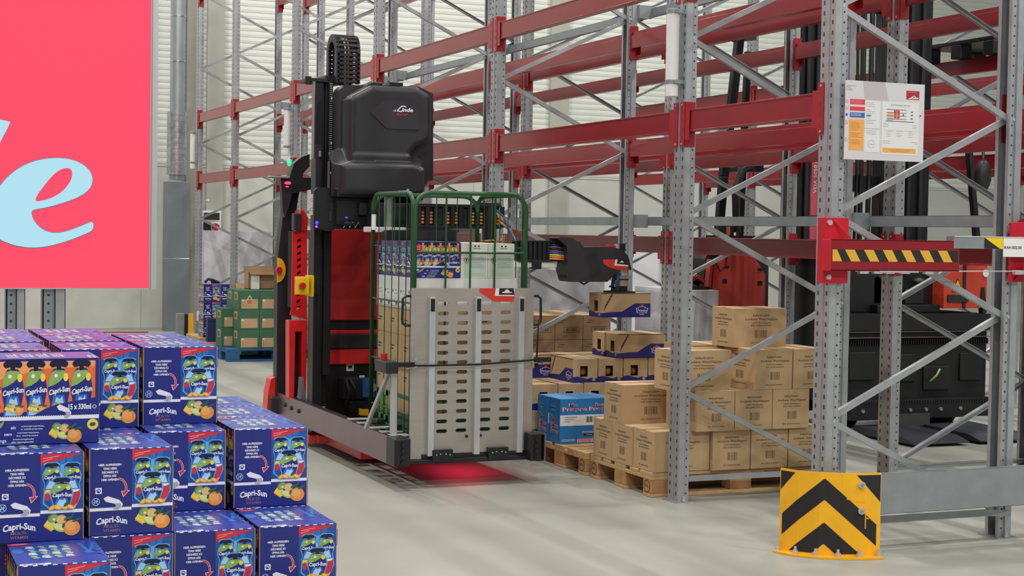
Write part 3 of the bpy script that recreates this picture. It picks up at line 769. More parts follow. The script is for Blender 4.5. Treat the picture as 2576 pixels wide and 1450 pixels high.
def pallet(wm=wood, bm=woodd):
    # long side along x (1.2), 0.8 along y, origin at the left front corner
    t = thing('euro_pallet', 'x', 'pallet')
    m = MB()
    for y, w in ((0,.145),(.1725,.1),(.3275,.145),(.5275,.1),(.655,.145)): m.box(0, 1.2, y, y+w, .122, .144, wm)
    m.build('top_boards', t, .003)
    m = MB()
    for x in (0, .5275, 1.055): m.box(x, x+.145, 0, .8, .1, .122, wm)
    m.build('cross_boards', t, .003)
    m = MB()
    for x in (0, .5275, 1.055):
        for y, w in ((0,.1),(.3275,.145),(.70,.1)): m.box(x, x+.145, y, y+w, .022, .1, bm)
    for y, w in ((0,.1),(.3275,.145),(.70,.1)): m.box(0, 1.2, y, y+w, 0, .022, wm)
    f = Face(m, (0,.8,.022), (0,-.1,0), (0,0,.078)); f.ring(.5, .5, .38, .06, inkb, 1); f.text('EPAL', .5, .42, .22, inkb, 1, width=.5)
    f = Face(m, (0,.1,.022), (0,-.1,0), (0,0,.078)); f.ring(.5, .5, .38, .06, inkb, 1); f.text('EPAL', .5, .42, .22, inkb, 1, width=.5)
    m.build('blocks_and_runners', t, .004)
    return t
pal = Proto(pallet())
pal.put((4.29, 8.02, 0), 0, 'wooden pallet under the kraft carton pile at the second rack post', 'wooden pallets')
pal.put((4.28, 8.875, 0), 0, 'wooden pallet half empty with only the bright blue cartons on it', 'wooden pallets')
pal.put((4.27, 9.77, 0), 0, 'wooden pallet under the dark blue and kraft tray cartons', 'wooden pallets')
pal.put((4.27, 10.86, 0), 0, 'wooden pallet under the plain brown cartons in the shade', 'wooden pallets')

def cleaner_carton():
    t = thing('cleaner_carton', 'x', 'carton')
    W, Dp, H = .40, .172, .292
    m = MB().box(0, W, 0, Dp, 0, H, propb)
    f = Face(m, (0,0,0), (W,0,0), (0,0,H)); pr = mat('cleaner_red', (214,74,84), .5); pw = mat('cleaner_white', (232,234,236), .5)
    def logo(f, u, v, a, b, w, l=2):
        for dl, mm, ex in ((0, pw, 1.10), (1, pr, 1.0)):
            f.text(a, u-.06*w, v+.23*w, .085*w*2.0*(1+.1*(dl == 0)), mm, l+dl, width=w*.36*ex)
            f.text(b, u, v, .10*w*1.9*(1+.1*(dl == 0)), mm, l+dl, width=w*ex*.95)
    logo(f, .26, .73, 'Mr.', 'Propre', .42); logo(f, .74, .73, 'Maestro', 'Proper', .42)
    f.rect(0, .40, .97, .64, pw, 1); f.bars(.47, .47, .90, .60, inkd, 30, 2); 
    for k in range(3): f.rect(.08, .58-k*.05, .30-.06*k, .60-k*.05, greyp, 2)
    for k in range(2): f.rect(.40, .255-k*.02, .62, .262-k*.02, pw, 2)
    f.rect(.43, .16, .63, .215, capn, 2); f.text('1 STÜCK', .53, .175, .022, pw, 3, width=.12)
    f.text('100%', .45, .035, .055, pr, 3, width=.24); f.rect(.31, .02, .60, .10, mat('cleaner_pink', (230,170,190), .5), 2)
    for k in range(2):
        for a, b in ((.03,.28),(.63,.97)): f.rect(a, .085-k*.03, b, .095-k*.03, pw, 2)
    for O, U in (((0,Dp,0), (0,-Dp,0)), ((W,0,0), (0,Dp,0))):
        g = Face(m, O, U, (0,0,H))
        for v in (.33, .20): logo(g, .5, v, 'Mr.', 'Propre', .62)
        for i, u in enumerate((.25,.38,.5)): g.ell(u, .80, .05, .045, propl, 1, n=10); g.ell(u, .74, .06, .05, propl, 1, n=10)
        g.poly([(.2,.60),(.3,.60),(.25,.63)], pw, 1)
        for k in range(2): g.rect(.12, .07-k*.03, .9, .08-k*.03, propl, 1)
    f = Face(m, (0,0,H), (W,0,0), (0,Dp,0)); f.rect(.02, .05, .98, .45, propl, 1); f.rect(.02, .55, .98, .95, propl, 1); f.text('Mr. Propre', .3, .6, .2, pr, 2, width=.3); f.text('Proper', .75, .15, .2, pr, 2, width=.25)
    m.build('printed_box', t, .003); return t
cc = Proto(cleaner_carton())
cc.put((4.29, 9.285, .146), 0, 'bright blue cleaner carton nearest the camera, with a white label band', 'bright blue cleaner cartons')
cc.put((4.285, 9.46, .146), 0, 'bright blue cleaner carton directly behind the front one', 'bright blue cleaner cartons')

def tray_carton():
    # front long face -Y, 0.365 x 0.19 x 0.165, windows in the short ends
    t = thing('cookie_tray_carton', 'x', 'carton')
    W, Dp, H = .372, .188, .163
    m = MB(); wth = .004
    m.box(0, W, 0, wth, 0, H, kraft); m.box(0, W, Dp-wth, Dp, 0, H, kraft); m.box(0, W, wth, Dp-wth, 0, .004, kraft); m.box(0, W, 0, Dp, H-.004, H, kraftl)
    for x in (0, W-wth):
        m.box(x, x+wth, wth, Dp-wth, H-.05, H-.004, kraft); m.box(x, x+wth, wth, .055, .004, H-.05, kraft); m.box(x, x+wth, Dp-.075, Dp-wth, .004, H-.05, kraft)
        m.box(x, x+wth, .055, Dp-.075, .004, .04, kraft)
    prw = mat('tray_logo_white', (220,220,235), .5)
    for O, U in (((0,0,0), (W,0,0)), ((W,Dp,0), (-W,0,0))):
        f = Face(m, O, U, (0,0,H))
        f.poly([(0,0),(1,0),(1,.58),(.68,.58),(.42,.24),(.20,.22),(0,.18)], primb, 1)
        for k in range(6): v0 = .26+k*.115; v1 = min(.99, v0+.30); u = .045+k*.030; f.poly([(u, v0), (u+.012, v0), (u+.012+.13*(v1-v0), v1), (u+.13*(v1-v0), v1)], inkd, 1)
        f.poly([(.72,.18),(.93,.18),(.95,.38),(.90,.40),(.88,.44),(.76,.44),(.74,.40),(.70,.38)], prw, 2); f.poly([(.73,.20),(.92,.20),(.935,.37),(.89,.385),(.87,.425),(.77,.425),(.75,.385),(.715,.37)], primb, 3)
        f.text('Prinzin', .825, .24, .10, prw, 4, width=.18); f.text('Bontlu', .825, .10, .05, prw, 4, width=.09); f.poly([(.79,.44),(.85,.44),(.85,.52),(.79,.52)], mat('tray_logo_red', (200,80,90), .5), 4)
    for O, U in (((0,Dp,0), (0,-Dp,0)), ((W,0,0), (0,Dp,0))):
        f = Face(m, O, U, (0,0,H)); f.poly([(0,0),(1,0),(1,.17),(.75,.20),(.6,.15),(.4,.2),(.2,.26),(0,.24)], primb, 1); f.ell(.85, .12, .07, .07, greyp, 2, n=10)
    f = Face(m, (0,0,H), (W,0,0), (0,Dp,0))
    for k in range(7): f.line([(.06+k*.03,.05),(.10+k*.03,.35)], .006, inkb, 1); f.line([(.30+k*.08,.85),(.36+k*.08,.6)], .004, inkb, 1)
    m.build('printed_tray', t, .001)
    g = MB()
    for i in range(5):
        for j in range(2): g.ball((.06+i*.06, .05+j*.055, .05+.01*((i+j) % 3)), .03, .028, .03, mat('cookie_bag', (196,150,96), .45, 0, .3, 60), 10, 6)
    g.build('cookie_bags', t)
    return t
tc = Proto(tray_carton())
def pt(x, y, z, turned, lb):
    if turned: o = tc.put((x, y+.372, z), R(-90), lb, 'dark blue and kraft tray cartons')
    else: o = tc.put((x, y, z), 0, lb, 'dark blue and kraft tray cartons')
    o.scale = (1, 1, 1.06 if z < .4 else 1)
# three lower layers (ends to the camera), then a layer, then the top row
def tl(s): return 'blue-footed kraft tray carton, '+s
for k in range(2):
    for c in range(5): pt(4.28+c*.194, 9.72, .146+k*.174, 1, tl('%s layer of the tray pile, %s from the aisle' % (('bottom', 'second')[k], ordn(c))))
    for c in range(3): pt(4.28+c*.376, 10.10, .146+k*.174, 0, tl('%s layer, back row, %s from the aisle' % (('bottom', 'second')[k], ordn(c))))
z3 = .146+2*.174
for c in range(4): pt(4.60+c*.194, 9.76, z3, 1, tl('third layer, window end to camera, %s from the aisle' % ordn(c)))
for c in range(2): pt(4.27+c*.376, 10.16, z3, 0, tl('third layer, back row, %s from the aisle' % ordn(c)))
z4 = z3+.168
pt(4.93, 9.74, z4, 0, tl('top of the tray pile in front'))
pt(4.92, 9.93, z4, 0, tl('top of the tray pile behind the front one'))
pt(4.69, 9.52, .955, 0, 'blue-footed kraft tray carton held in the air by the robot gripper')

def brown_carton():
    t = thing('brown_carton', 'x', 'carton')
    W, Dp, H = .232, .36, .183
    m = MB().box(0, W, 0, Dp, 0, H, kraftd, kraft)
    f = Face(m, (0,0,0), (W,0,0), (0,0,H))
    f.line([(.32,.30),(.86,.30),(.86,.52),(.32,.52),(.32,.30)], .012, inkb, 1); f.bars(.40, .34, .80, .48, inkb, 12, 1); f.text('Waffeln', .25, .78, .06, inkb, 1); f.rect(.1,.70,.3,.72,inkb,1)
    m.box(.003, W-.003, .002, Dp-.002, H, H+.0015, kraft); m.box(W/2-.022, W/2+.022, -.0006, Dp, H+.0015, H+.002, tapeb)
    m.build('printed_box', t, .003); return t
brc = Proto(brown_carton())
for k in range(4):
    for r in range(2):
        for c in range(5): brc.put((4.275+c*.236, 10.90+r*.37, .146+k*.187), 0, 'plain brown carton, %s layer, %s row, %s from the aisle' % (('bottom','second','third','top')[k], ordn(r), ordn(c)), 'brown cartons in the shade')
# ============================================================ order picking robot truck
def robot():
    t = thing('picking_robot_truck', 'red and black driverless picking truck with a lifted robot arm and a steel load gate', 'picking robot', (0, 0, 0))
    # side channels, cross bar, corner blocks
    for x0, x1, s in ((2.955, 2.965, 1), (3.90, 3.91, -1)):
        m = MB().box(x0, x1, 8.66, 11.5, .14, .305, chansteel)
        a, b = (x1, x1+.05) if s > 0 else (x0-.05, x0)
        m.box(a, b, 8.66, 11.5, .295, .305, blackm).box(a, b, 8.66, 11.5, .14, .15, blackm)
        p = m.build('side_channel', t, .002)
        if s > 0:
            for y, z in ((11.15, .24), (10.98, .235), (10.78, .235)): MB().cyl((x0, y, z), (x0-.012, y, z), .016, blackm, 6, smooth=False).build('bolt', p)
    m = MB().box(3.03, 3.81, 8.715, 8.740, .145, .170, blackm); m.box(3.14, 3.86, 8.74, 9.78, .17, .20, blackm)
    m.box(3.04, 3.84, 9.74, 10.6, .10, .16, blackm); m.build('load_frame', t, .003)
    for x0, x1, nm in ((2.941, 3.04, 'left'), (3.80, 3.875, 'right')):
        m = MB(); m.box(x0, x1, 8.64, 8.80, .145, .31, blackm)
        for z in (.275, .24, .205, .17): m.cyl(((x0+x1)/2, 8.64, z), ((x0+x1)/2, 8.628, z), .014, blackm, 6, smooth=False)
        m.build('corner_block', t, .008)
    la = bpy.data.lights.new('warning_light', 'AREA'); la.shape = 'RECTANGLE'; la.size = .30; la.size_y = .5; la.energy = 1.0; la.color = (1, .03, .10)
    lo_ = bpy.data.objects.new('warning_light', la); col.objects.link(lo_); lo_.location = (3.62, 9.3, .160); lo_.parent = t
    # gate
    X0, X1, Z0, Z1 = 3.066, 3.850, .172, 1.182
    hs = []
    for cx in (3.267, 3.390, 3.544, 3.667):
        for i in range(14):
            z = 1.090-i*.0583+(cx-3.267)*.012
            if i != 6: hs.append(slot(cx, z, .070, .023))
            else: hs.append(slot(cx, z, .070, .023))
    gate = holes_plate([(X0,Z0),(X1,Z0),(X1,Z1),(X0,Z1)], hs, 8.742, 8.752, ssteel, 'load_gate', t)
    tag(gate, 'slotted stainless steel load gate')
    for cx in (3.190, 3.482, 3.761):
        r = MB(); r.box(cx-.018, cx+.018, 8.712, 8.742, .19, 1.13, alu); r.box(cx-.013, cx+.013, 8.7105, 8.712, 1.045, 1.12, darkin)
        r.build('rib', gate, .002)
    for x, s in ((X0, -1), (X1, 1)):
        MB().tube([(x+s*-.01, 8.75, 1.135), (x+s*.03, 8.75, 1.135), (x+s*.05, 8.75, 1.12), (x+s*.052, 8.75, 1.0), (x+s*.05, 8.75, .975), (x+s*.03, 8.75, .962), (x+s*-.01, 8.75, .962)], .008, blackm, 8).build('handle', gate)
    for cx in (3.263, 3.62):
        h = MB().box(cx-.064, cx+.064, 8.705, 8.741, .155, .226, blackm)
        for dx in (-.04, -.015, .02, .045): h.cyl((cx+dx, 8.705, .205-abs(dx)*.2), (cx+dx, 8.700, .205-abs(dx)*.2), .004, alu, 8)
        h.box(cx-.02, cx+.02, 8.7045, 8.705, .168, .172, darkin); h.build('hinge', gate, .002)
    for x in (3.43, 3.53): pass
    m = MB(); m.cyl((3.425, 8.742, .298), (3.425, 8.732, .298), .009, blackm, 12); m.cyl((3.513, 8.742, .299), (3.513, 8.732, .299), .009, blackm, 12); m.build('gate_bolts', gate)
    m = MB(); f = Face(m, (3.495, 8.7415, 1.10), (.228, 0, 0), (0, 0, .0815), .0004)
    rd = mat('decal_red', (214, 52, 44), .4)
    f.poly([(0,1),(0,.72),(.42,.02),(.98,0),(1,.35),(1,1)], rd, 1); f.poly([(.46,1),(1,1),(.98,.42),(.43,.45)], whitebox, 2); f.poly([(.56,1),(.97,1),(.99,.52),(.55,.52)], inkd, 3)
    f.poly([(.64,.66),(.92,.66),(.92,.73),(.86,.73),(.82,.90),(.76,.93),(.70,.76),(.64,.72)], whitebox, 4); f.rect(.72,.57,.84,.60, rd, 4)
    m.build('decal', gate)
    m = MB().tube([(2.995, 8.70, .735), (3.1, 8.70, .728), (3.48, 8.695, .730), (3.80, 8.70, .748), (3.89, 8.70, .756)], .006, rubber, 8); m.build('elastic_strap', t)
    for x, z, s in ((3.075, .735, 1), (3.85, .75, -1)):
        h = MB().box(min(x, x-s*.10), max(x, x-s*.10), 8.69, 8.725, z-.012, z+.014, rubber)
        h.tube([(x-s*.05, 8.70, z-.018), (x+s*.02, 8.70, z-.014), (x+s*.02, 8.70, z+.02), (x+s*.005, 8.70, z+.03)], .004, chrome, 8); h.build('strap_hook', t)
    m = MB(); m.bar((3.005, 8.86, .30), (3.005, 8.86, .70), .036, .03, alu); m.bar((2.93, 9.16, .31), (2.985, 8.88, .69), .022, .022, alu); m.box(2.98, 3.10, 8.80, 8.90, .30, .307, alu); m.build('support_strut', t, .002)
    m = MB(); m.bar((3.845, 8.86, .30), (3.845, 8.86, .72), .03, .03, alu); m.build('support_strut', t, .002)
    m = MB().box(2.935, 3.012, 8.80, 9.02, .675, .745, black); p = m.build('latch_head', t, .004)
    MB().cyl((2.965, 8.93, .745), (2.965, 8.93, .785), .02, redlit, 16).build('red_knob', p)
    m = MB().tube([(3.90, 8.80, .70), (3.905, 8.80, .85), (3.91, 8.80, .99)], .005, rubber, 8).cyl((3.90, 8.80, .70), (3.902, 8.80, .76), .012, rubber, 10); m.build('antenna', t)
    # small plates on the channel
    for y in (8.95, 9.15, 9.4, 9.6): MB().box(2.965, 3.10, y, y+.07, .305, .313, alu).build('guide_plate', t, .003)
    for y, z in ((8.98, .35), (9.30, .345)): MB().box(3.05, 3.10, y, y+.10, .313, z, blackm).box(3.02, 3.11, y+.02, y+.08, .313, .325, blackm).build('guide_block', t, .004)
    # floor plate of the chassis, wheels
    m = MB().prism([(3.085,9.75),(3.62,9.75),(3.62,10.8),(2.985,10.8),(2.985,10.62),(3.085,10.54)], .03, .085, truckred, 'z'); m.build('foot_skid', t, .006)
    m = MB()
    for x in (3.12, 3.50): m.cyl((x, 10.0, .045), (x+.06, 10.0, .045), .045, rubber, 18)
    m.build('wheel', t)
    # rear left pillar that curves into the mast
    pil = [(3.179,2.074),(3.116,2.048),(3.061,2.0),(3.038,1.93),(3.015,1.837),(2.985,1.64),(2.964,1.465),(2.945,1.295),(2.946,.893),(2.946,.226),(3.055,.192),(3.054,.893),(3.047,1.296),(3.06,1.45),(3.073,1.591),(3.095,1.746),(3.133,1.933),(3.180,1.981)]
    MB().prism(pil, 11.38, 11.50, black).build('curved_pillar', t, .02, seg=3)
    m = MB().box(2.90, 3.02, 11.36, 11.56, .145, .275, black); m.build('pillar_foot', t, .01)
    m = MB().prism([(2.885,.16),(2.95,.16),(2.95,.42),(2.915,.40),(2.895,.30)], 11.42, 11.56, truckred); m.build('rear_bumper', t, .006)
    m = MB().prism([(2.941,1.895),(3.171,1.895),(3.180,1.811),(3.029,1.776),(3.006,1.683),(2.975,1.597),(2.958,1.65),(2.949,1.805)], 11.30, 11.37, black); m.box(2.84, 3.0, 11.25, 11.32, 1.885, 1.90, galvd)
    p = m.build('scanner_hood', t, .008)
    MB().ball((2.99, 11.285, 1.852), .026, .012, .012, ledr).ball((2.985, 11.285, 1.825), .014, .010, .005, ledr).build('red_lamp', p)
    MB().ball((3.02, 11.36, 2.005), .018, .02, .028, ledg).build('green_lamp', t)
    MB().tube([(3.16, 11.25, 1.80), (3.185, 11.2, 1.72), (3.18, 11.2, 1.62), (3.165, 11.22, 1.56)], .008, wirek).tube([(3.05,11.3,1.15),(3.08,11.2,1.05),(3.07,11.2,.9)], .006, wirek).build('hose', t)
    m = MB(); N = 12
    pts = [(2.94, 1.12+.0)]+[(2.94+.062*math.cos(a), 1.212+.092*math.sin(a)) for a in [-math.pi/2+math.pi*i/N for i in range(N+1)]]
    m.prism(pts[1:], 11.362, 11.379, yellow); d = m.build('stop_plate', t, .002); MB().cyl((2.948, 11.362, 1.212), (2.948, 11.335, 1.212), .024, redlit, 16).build('stop_button', d)
    # red side cover with slots
    hs = [[(3.0+k*.0,z),(3.028,z+.012),(3.028,z+.034),(3.0,z+.02)] for k in (0,) for z in [1.42-i*.047 for i in range(6)]+[1.03-i*.047 for i in range(3)]]
    cov = holes_plate([(2.966,1.50),(3.071,1.51),(3.079,.861),(2.950,.90),(2.960,.93)], hs, 11.04, 11.05, truckred, 'side_cover', t, .002); 
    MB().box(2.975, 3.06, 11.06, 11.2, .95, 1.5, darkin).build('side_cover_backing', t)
    MB().prism([(2.944,.86),(3.079,.861),(3.075,.25),(3.045,.25),(3.04,.78),(2.99,.78),(2.985,.25),(2.950,.30)], 11.03, 11.14, truckred).build('lower_cover', t, .006)
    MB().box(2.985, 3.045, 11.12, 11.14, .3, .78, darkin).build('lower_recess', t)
    MB().prism([(3.0,.46),(3.03,.46),(3.07,.20),(2.985,.20)], 10.95, 10.965, galvd).build('gusset_plate', t, .003)
    MB().prism([(3.01,1.51),(3.07,1.51),(3.075,1.60),(3.04,1.655),(3.02,1.65)], 11.03, 11.2, truckred).box(2.965, 3.02, 11.0, 11.08, 1.505, 1.63, black).build('horn_housing', t, .006)
    m = MB().box(2.855, 2.947, 10.52, 10.57, 1.067, 1.190, yellowp); p = m.build('estop_box', t, .005); tag(p, 'yellow box')
    m = MB().box(2.935, 2.975, 10.57, 10.585, 1.055, 1.20, yellowp).box(2.960, 2.975, 10.50, 10.585, 1.055, 1.20, yellowp).box(2.975, 3.03, 10.57, 10.62, 1.07, 1.185, blackm); m.build('box_bracket', p, .002)
    MB().cyl((2.893, 10.52, 1.128), (2.893, 10.485, 1.128), .022, redlit, 18).build('stop_button', p)
    MB().cyl((2.988, 10.57, 1.16), (2.988, 10.565, 1.16), .007, alu, 10).cyl((2.988, 10.57, 1.09), (2.988, 10.565, 1.09), .007, alu, 10).build('screws', p)
    # mast
    m = MB().box(3.005, 3.06, 10.62, 10.72, .10, 2.55, blackm); m.box(3.06, 3.075, 10.64, 10.70, .10, 2.56, black); m.prism([(3.015,.09),(3.13,.09),(3.13,1.5),(3.015,1.5)], 10.72, 10.80, blackm)
    m.box(3.075, 3.125, 10.60, 10.78, .5, 1.50, blackm); m.build('mast_rail', t, .004)
    MB().box(3.075, 3.13, 10.62, 10.78, 1.45, 2.585, blackm).build('mast_rail', t, .003)
    m = MB().box(3.085, 3.105, 10.56, 10.60, 1.99, 2.54, blackm)
    for i in range(36): m.box(3.085, 3.105, 10.545, 10.56, 2.0+i*.0148, 2.006+i*.0148, galvd)
    m.build('toothed_belt', t)
    MB().box(2.935, 3.09, 10.60, 10.80, 2.535, 2.56, blackm).cyl((2.95, 10.62, 2.515), (2.95, 10.62, 2.57), .022, blackm, 14).build('mast_cap', t, .003)
    MB().cyl((2.987, 10.60, 2.005), (2.987, 10.60, 2.535), .012, chrome, 16).build('lift_cylinder', t)
    MB().box(3.0, 3.045, 10.585, 10.62, 1.55, 2.10, black).cyl((3.03,10.58,2.02),(3.03,10.575,2.06),.012,chrome,10).build('cylinder_cover', t, .004)
    m = MB().prism([(3.195,2.5),(3.75,2.5),(3.78,.1),(3.19,.1)], 11.0, 11.35, blackm); m.build('rear_body', t, .01)
    m = MB().box(3.185, 3.78, 10.95, 11.0, .862, 1.52, truckredd)
    for x in (3.205, 3.56):
        for z in (1.46, 1.12, .885): m.cyl((x, 10.95, z), (x, 10.944, z), .008, redb, 10)
    m.build('back_panel', t, .006)
    m = MB().box(3.185, 3.78, 10.93, 11.0, .66, .765, black); m.build('cross_bar', t, .006)
    MB().box(3.185, 3.78, 10.95, 11.0, .765, .792, truckred).build('cross_bar', t, .003)
    MB().box(3.185, 3.78, 10.945, 11.0, .545, .655, truckred).build('cross_bar', t, .005)
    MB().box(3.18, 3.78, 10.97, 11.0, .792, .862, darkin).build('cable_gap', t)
    m = MB().box(3.13, 3.78, 10.98, 11.0, .10, .545, blackm); f = Face(m, (3.36,10.98,.492), (.055,0,0), (0,0,.052)); f.rect(0,0,1,1,palebox,1); f.line([(.15,.15),(.85,.85)],.05,inkd,2); f.line([(.15,.85),(.85,.15)],.05,inkd,2); f.rect(.25,.35,.75,.75,inkd,3); m.build('lower_body', t)
    m = MB().box(3.30, 3.44, 10.84, 10.97, .30, .45, black).tube([(3.31,10.83,.44),(3.33,10.80,.36),(3.31,10.82,.26)], .012, wirek).tube([(3.34,10.83,.45),(3.37,10.80,.38),(3.35,10.82,.27)], .012, wirek); m.box(3.33, 3.47, 10.78, 10.86, .22, .29, blackm); m.build('hydraulic_unit', t, .004)
    MB().box(3.43, 3.54, 10.86, 10.97, .31, .445, mat('battery_blue', (60,120,190), .5)).cyl((3.52,10.86,.38),(3.52,10.84,.38),.03,alu,14).build('battery_box', t, .004)
    m = MB().cyl((3.44, 10.74, .17), (3.44, 10.74, .20), .055, blackm, 20).cyl((3.44, 10.74, .245), (3.44, 10.74, .265), .05, blackm, 20); p = m.build('laser_scanner', t)
    MB().cyl((3.44, 10.74, .20), (3.44, 10.74, .245), .056, yellowp, 24).build('scanner_band', p)
    m = MB(); f = Face(m, (3.435,10.684,.212),(.05,0,0),(0,0,.022)); f.line([(.1,.2),(.3,.9),(.5,.2)],.1,mat('led_yellow',(240,255,60),.4,emit=2),2); f.line([(.55,.2),(.75,.9),(.95,.2)],.1,MATS['led_yellow'],2); m.build('scanner_display', p)
    MB().box(3.42,3.46,10.855,10.86,.455,.47,whitebox).build('small_label', t)
    m = MB(); f = Face(m, (3.062,10.578,.20), (.022,0,0), (0,0,.085)); f.rect(0,0,1,1,palebox,1); f.bars(.2,.3,.8,.8,inkd,5,2); m.build('label_sticker', t)
    m = MB(); f = Face(m, (2.965,10.61,1.615), (.034,0,0), (0,0,.145)); f.rect(0,0,1,1,palebox,1); f.ring(.5,.72,.34,.08,redlit,2); f.ring(.5,.27,.34,.08,redlit,2); m.build('warning_stickers', t)
    # carriage plate with sensors
    m = MB().prism([(2.905,1.53),(2.905,1.775),(2.93,1.80),(3.035,1.80),(3.052,1.736),(3.044,1.508),(3.0,1.505)], 10.28, 10.31, blackm); m.cyl((3.02,10.28,1.66),(3.02,10.27,1.66),.014,blackm,12); m.box(3.01,3.03,10.272,10.28,1.57,1.66,black)
    p = m.build('carriage_plate', t, .006)
    MB().ball((2.925,10.272,1.56),.012,.006,.014,ledb).ball((2.922,10.272,1.535),.008,.006,.008,ledm).build('status_lamp', p)
    m = MB().box(3.045, 3.60, 10.26, 10.75, 1.52, 1.75, darkin); m.box(3.05,3.30,10.24,10.26,1.55,1.73,blackm); m.cyl((3.29,10.2,1.53),(3.29,10.2,1.72),.03,blackm,16); m.cyl((3.10,10.24,1.56),(3.16,10.24,1.56),.02,black,10); m.box(3.20,3.26,10.2,10.26,1.62,1.70,black)
    for x in (3.10,3.14,3.18): m.tube([(x,10.24,1.53),(x+.02,10.22,1.57),(x+.04,10.24,1.54)],.004,chrome,6)
    p = m.build('robot_base', t, .004)
    MB().ball((3.12,10.235,1.60),.012,.006,.006,ledb).ball((3.30,10.165,1.545),.01,.006,.009,ledm).ball((3.31,10.165,1.572),.007,.005,.008,capw).build('status_lamp', p)
    # hood: body behind, smooth moulded front
    hb = MB().prism([(3.100,1.73),(3.100,2.47),(3.13,2.50),(3.66,2.515),(3.765,2.47),(3.775,1.87),(3.72,1.86),(3.70,1.73)], 10.34, 10.52, black)
    hb.prism([(3.028,1.73),(3.028,1.985),(3.12,1.99),(3.12,1.73)], 10.335, 10.40, black)
    hb.build('hood_body', t, .012, seg=3)
    up = [(3.112,1.80),(3.112,2.39),(3.13,2.42),(3.265,2.495),(3.60,2.50),(3.69,2.45),(3.705,2.40),(3.705,2.15),(3.665,2.115),(3.60,2.09),(3.56,2.045),(3.565,1.99),(3.60,1.93),(3.60,1.80)]
    lo = [(3.035,1.745),(3.035,1.955),(3.10,1.975),(3.56,1.98),(3.65,1.945),(3.655,1.745)]
    rim = [(3.135,2.02),(3.135,2.9),(3.9,2.9),(3.9,2.02)]
    def sd(p, P):
        x, z = p; best = 9; ins_ = False; n = len(P)
        for i in range(n):
            (ax, az), (bx_, bz) = P[i], P[(i+1) % n]; ex, ez = bx_-ax, bz-az
            k = max(0, min(1, ((x-ax)*ex+(z-az)*ez)/(ex*ex+ez*ez))); best = min(best, math.hypot(x-ax-ex*k, z-az-ez*k))
            if (az > z) != (bz > z) and x < (bx_-ax)*(z-az)/(bz-az)+ax: ins_ = not ins_
        return best if ins_ else -best
    def rnd(dd, r): 
        if dd >= r: return 0
        if dd <= 0: return r
        return r-math.sqrt(r*r-(r-dd)**2)
    NX, NZ = 92, 104; x0h, x1h, z0h, z1h = 3.018, 3.712, 1.742, 2.506
    V, idx, Fh = [], {}, []
    for iz in range(NZ+1):
        for ix in range(NX+1):
            x = x0h+(x1h-x0h)*ix/NX; z = z0h+(z1h-z0h)*iz/NZ
            du = sd((x, z), up); dl = sd((x, z), lo); dr = sd((x, z), rim)
            yu = 10.165+rnd(du, .045)+(.0 if du > 0 else .16)+.014*max(0, min(1, (dr+.0)/.02))
            yl = 10.085+.05*((x-3.34)/.31)**2+rnd(dl-.0, .05)*1.0+(0 if dl > 0 else .05+min(.30, -dl*1.35))
            h_ = max(0, min(1, .5+.5*(yu-yl)/.035)); y = yu*(1-h_)+yl*h_-.035*h_*(1-h_)
            idx[(ix, iz)] = len(V); V.append((x, min(y, 10.345), z))
    for iz in range(NZ):
        for ix in range(NX):
            q = (idx[(ix, iz)], idx[(ix+1, iz)], idx[(ix+1, iz+1)], idx[(ix, iz+1)])
            if min(V[k][1] for k in q) < 10.34: Fh.append(q)
    m = MB(); m.add(V, Fh, black, True); m.build('hood_front', t)
    MB().box(3.03, 3.64, 10.16, 10.36, 1.735, 1.80, blackm).build('hood_underside', t, .01)
    ins = [(3.255,2.313),(3.351,2.394),(3.50,2.40),(3.565,2.392),(3.603,2.355),(3.608,2.204),(3.375,2.205)]
    gl = mat('hood_emblem_panel', (46,42,50), .4)
    m = MB().prism(ins, 10.172, 10.182, gl); p = m.build('emblem_panel', t, .002)
    m = MB(); f = Face(m, (3.41,10.1712,2.295), (.155,0,0), (0,0,.07), .0004)
    f.text('inde', .70, .42, .36, capw, 2, width=.52, slant=.25, bold=1); f.line([(.64,.84),(.56,.95),(.46,.93),(.37,.78),(.28,.58),(.17,.44),(.03,.42),(.16,.50),(.30,.44),(.44,.40)], .045, capw, 3); f.text('RoCaP', .47, .02, .22, truckred, 2, width=.52, slant=.2)
    m.build('emblem_lettering', p)
    MB().cyl((3.50,10.084,1.79),(3.50,10.078,1.79),.010,alu,10).build('hood_screw', t)
    m = MB()
    for x, z in ((3.08,2.1),(3.08,1.9),(3.08,2.4)): m.cyl((3.034,10.32,z),(3.03,10.32,z),.008,alu,8)
    m.box(3.37,3.43,10.5,10.6,2.51,2.54,blackm); m.box(3.5,3.6,10.5,10.6,2.51,2.55,blackm); m.cyl((3.40,10.55,2.54),(3.46,10.55,2.54),.012,blackm,8); m.build('top_fittings', t, .002)
    # cable chain loop above the hood
    N = 26; cyc, czc = 10.66, 2.70
    def arc(i, n=N):
        # legs run down into the hood, half circle on top, in a plane tilted along y
        a = i/(n-1); L = .22; Rr = .10; tot = 2*L+math.pi*Rr; s = a*tot
        if s < L: return (-Rr, s-L, 0)
        if s < L+math.pi*Rr: q = (s-L)/Rr; return (-Rr*math.cos(q), Rr*math.sin(q), q)
        return (Rr, -(s-L-math.pi*Rr), math.pi)
    ch = thing_part('cable_chain', t)
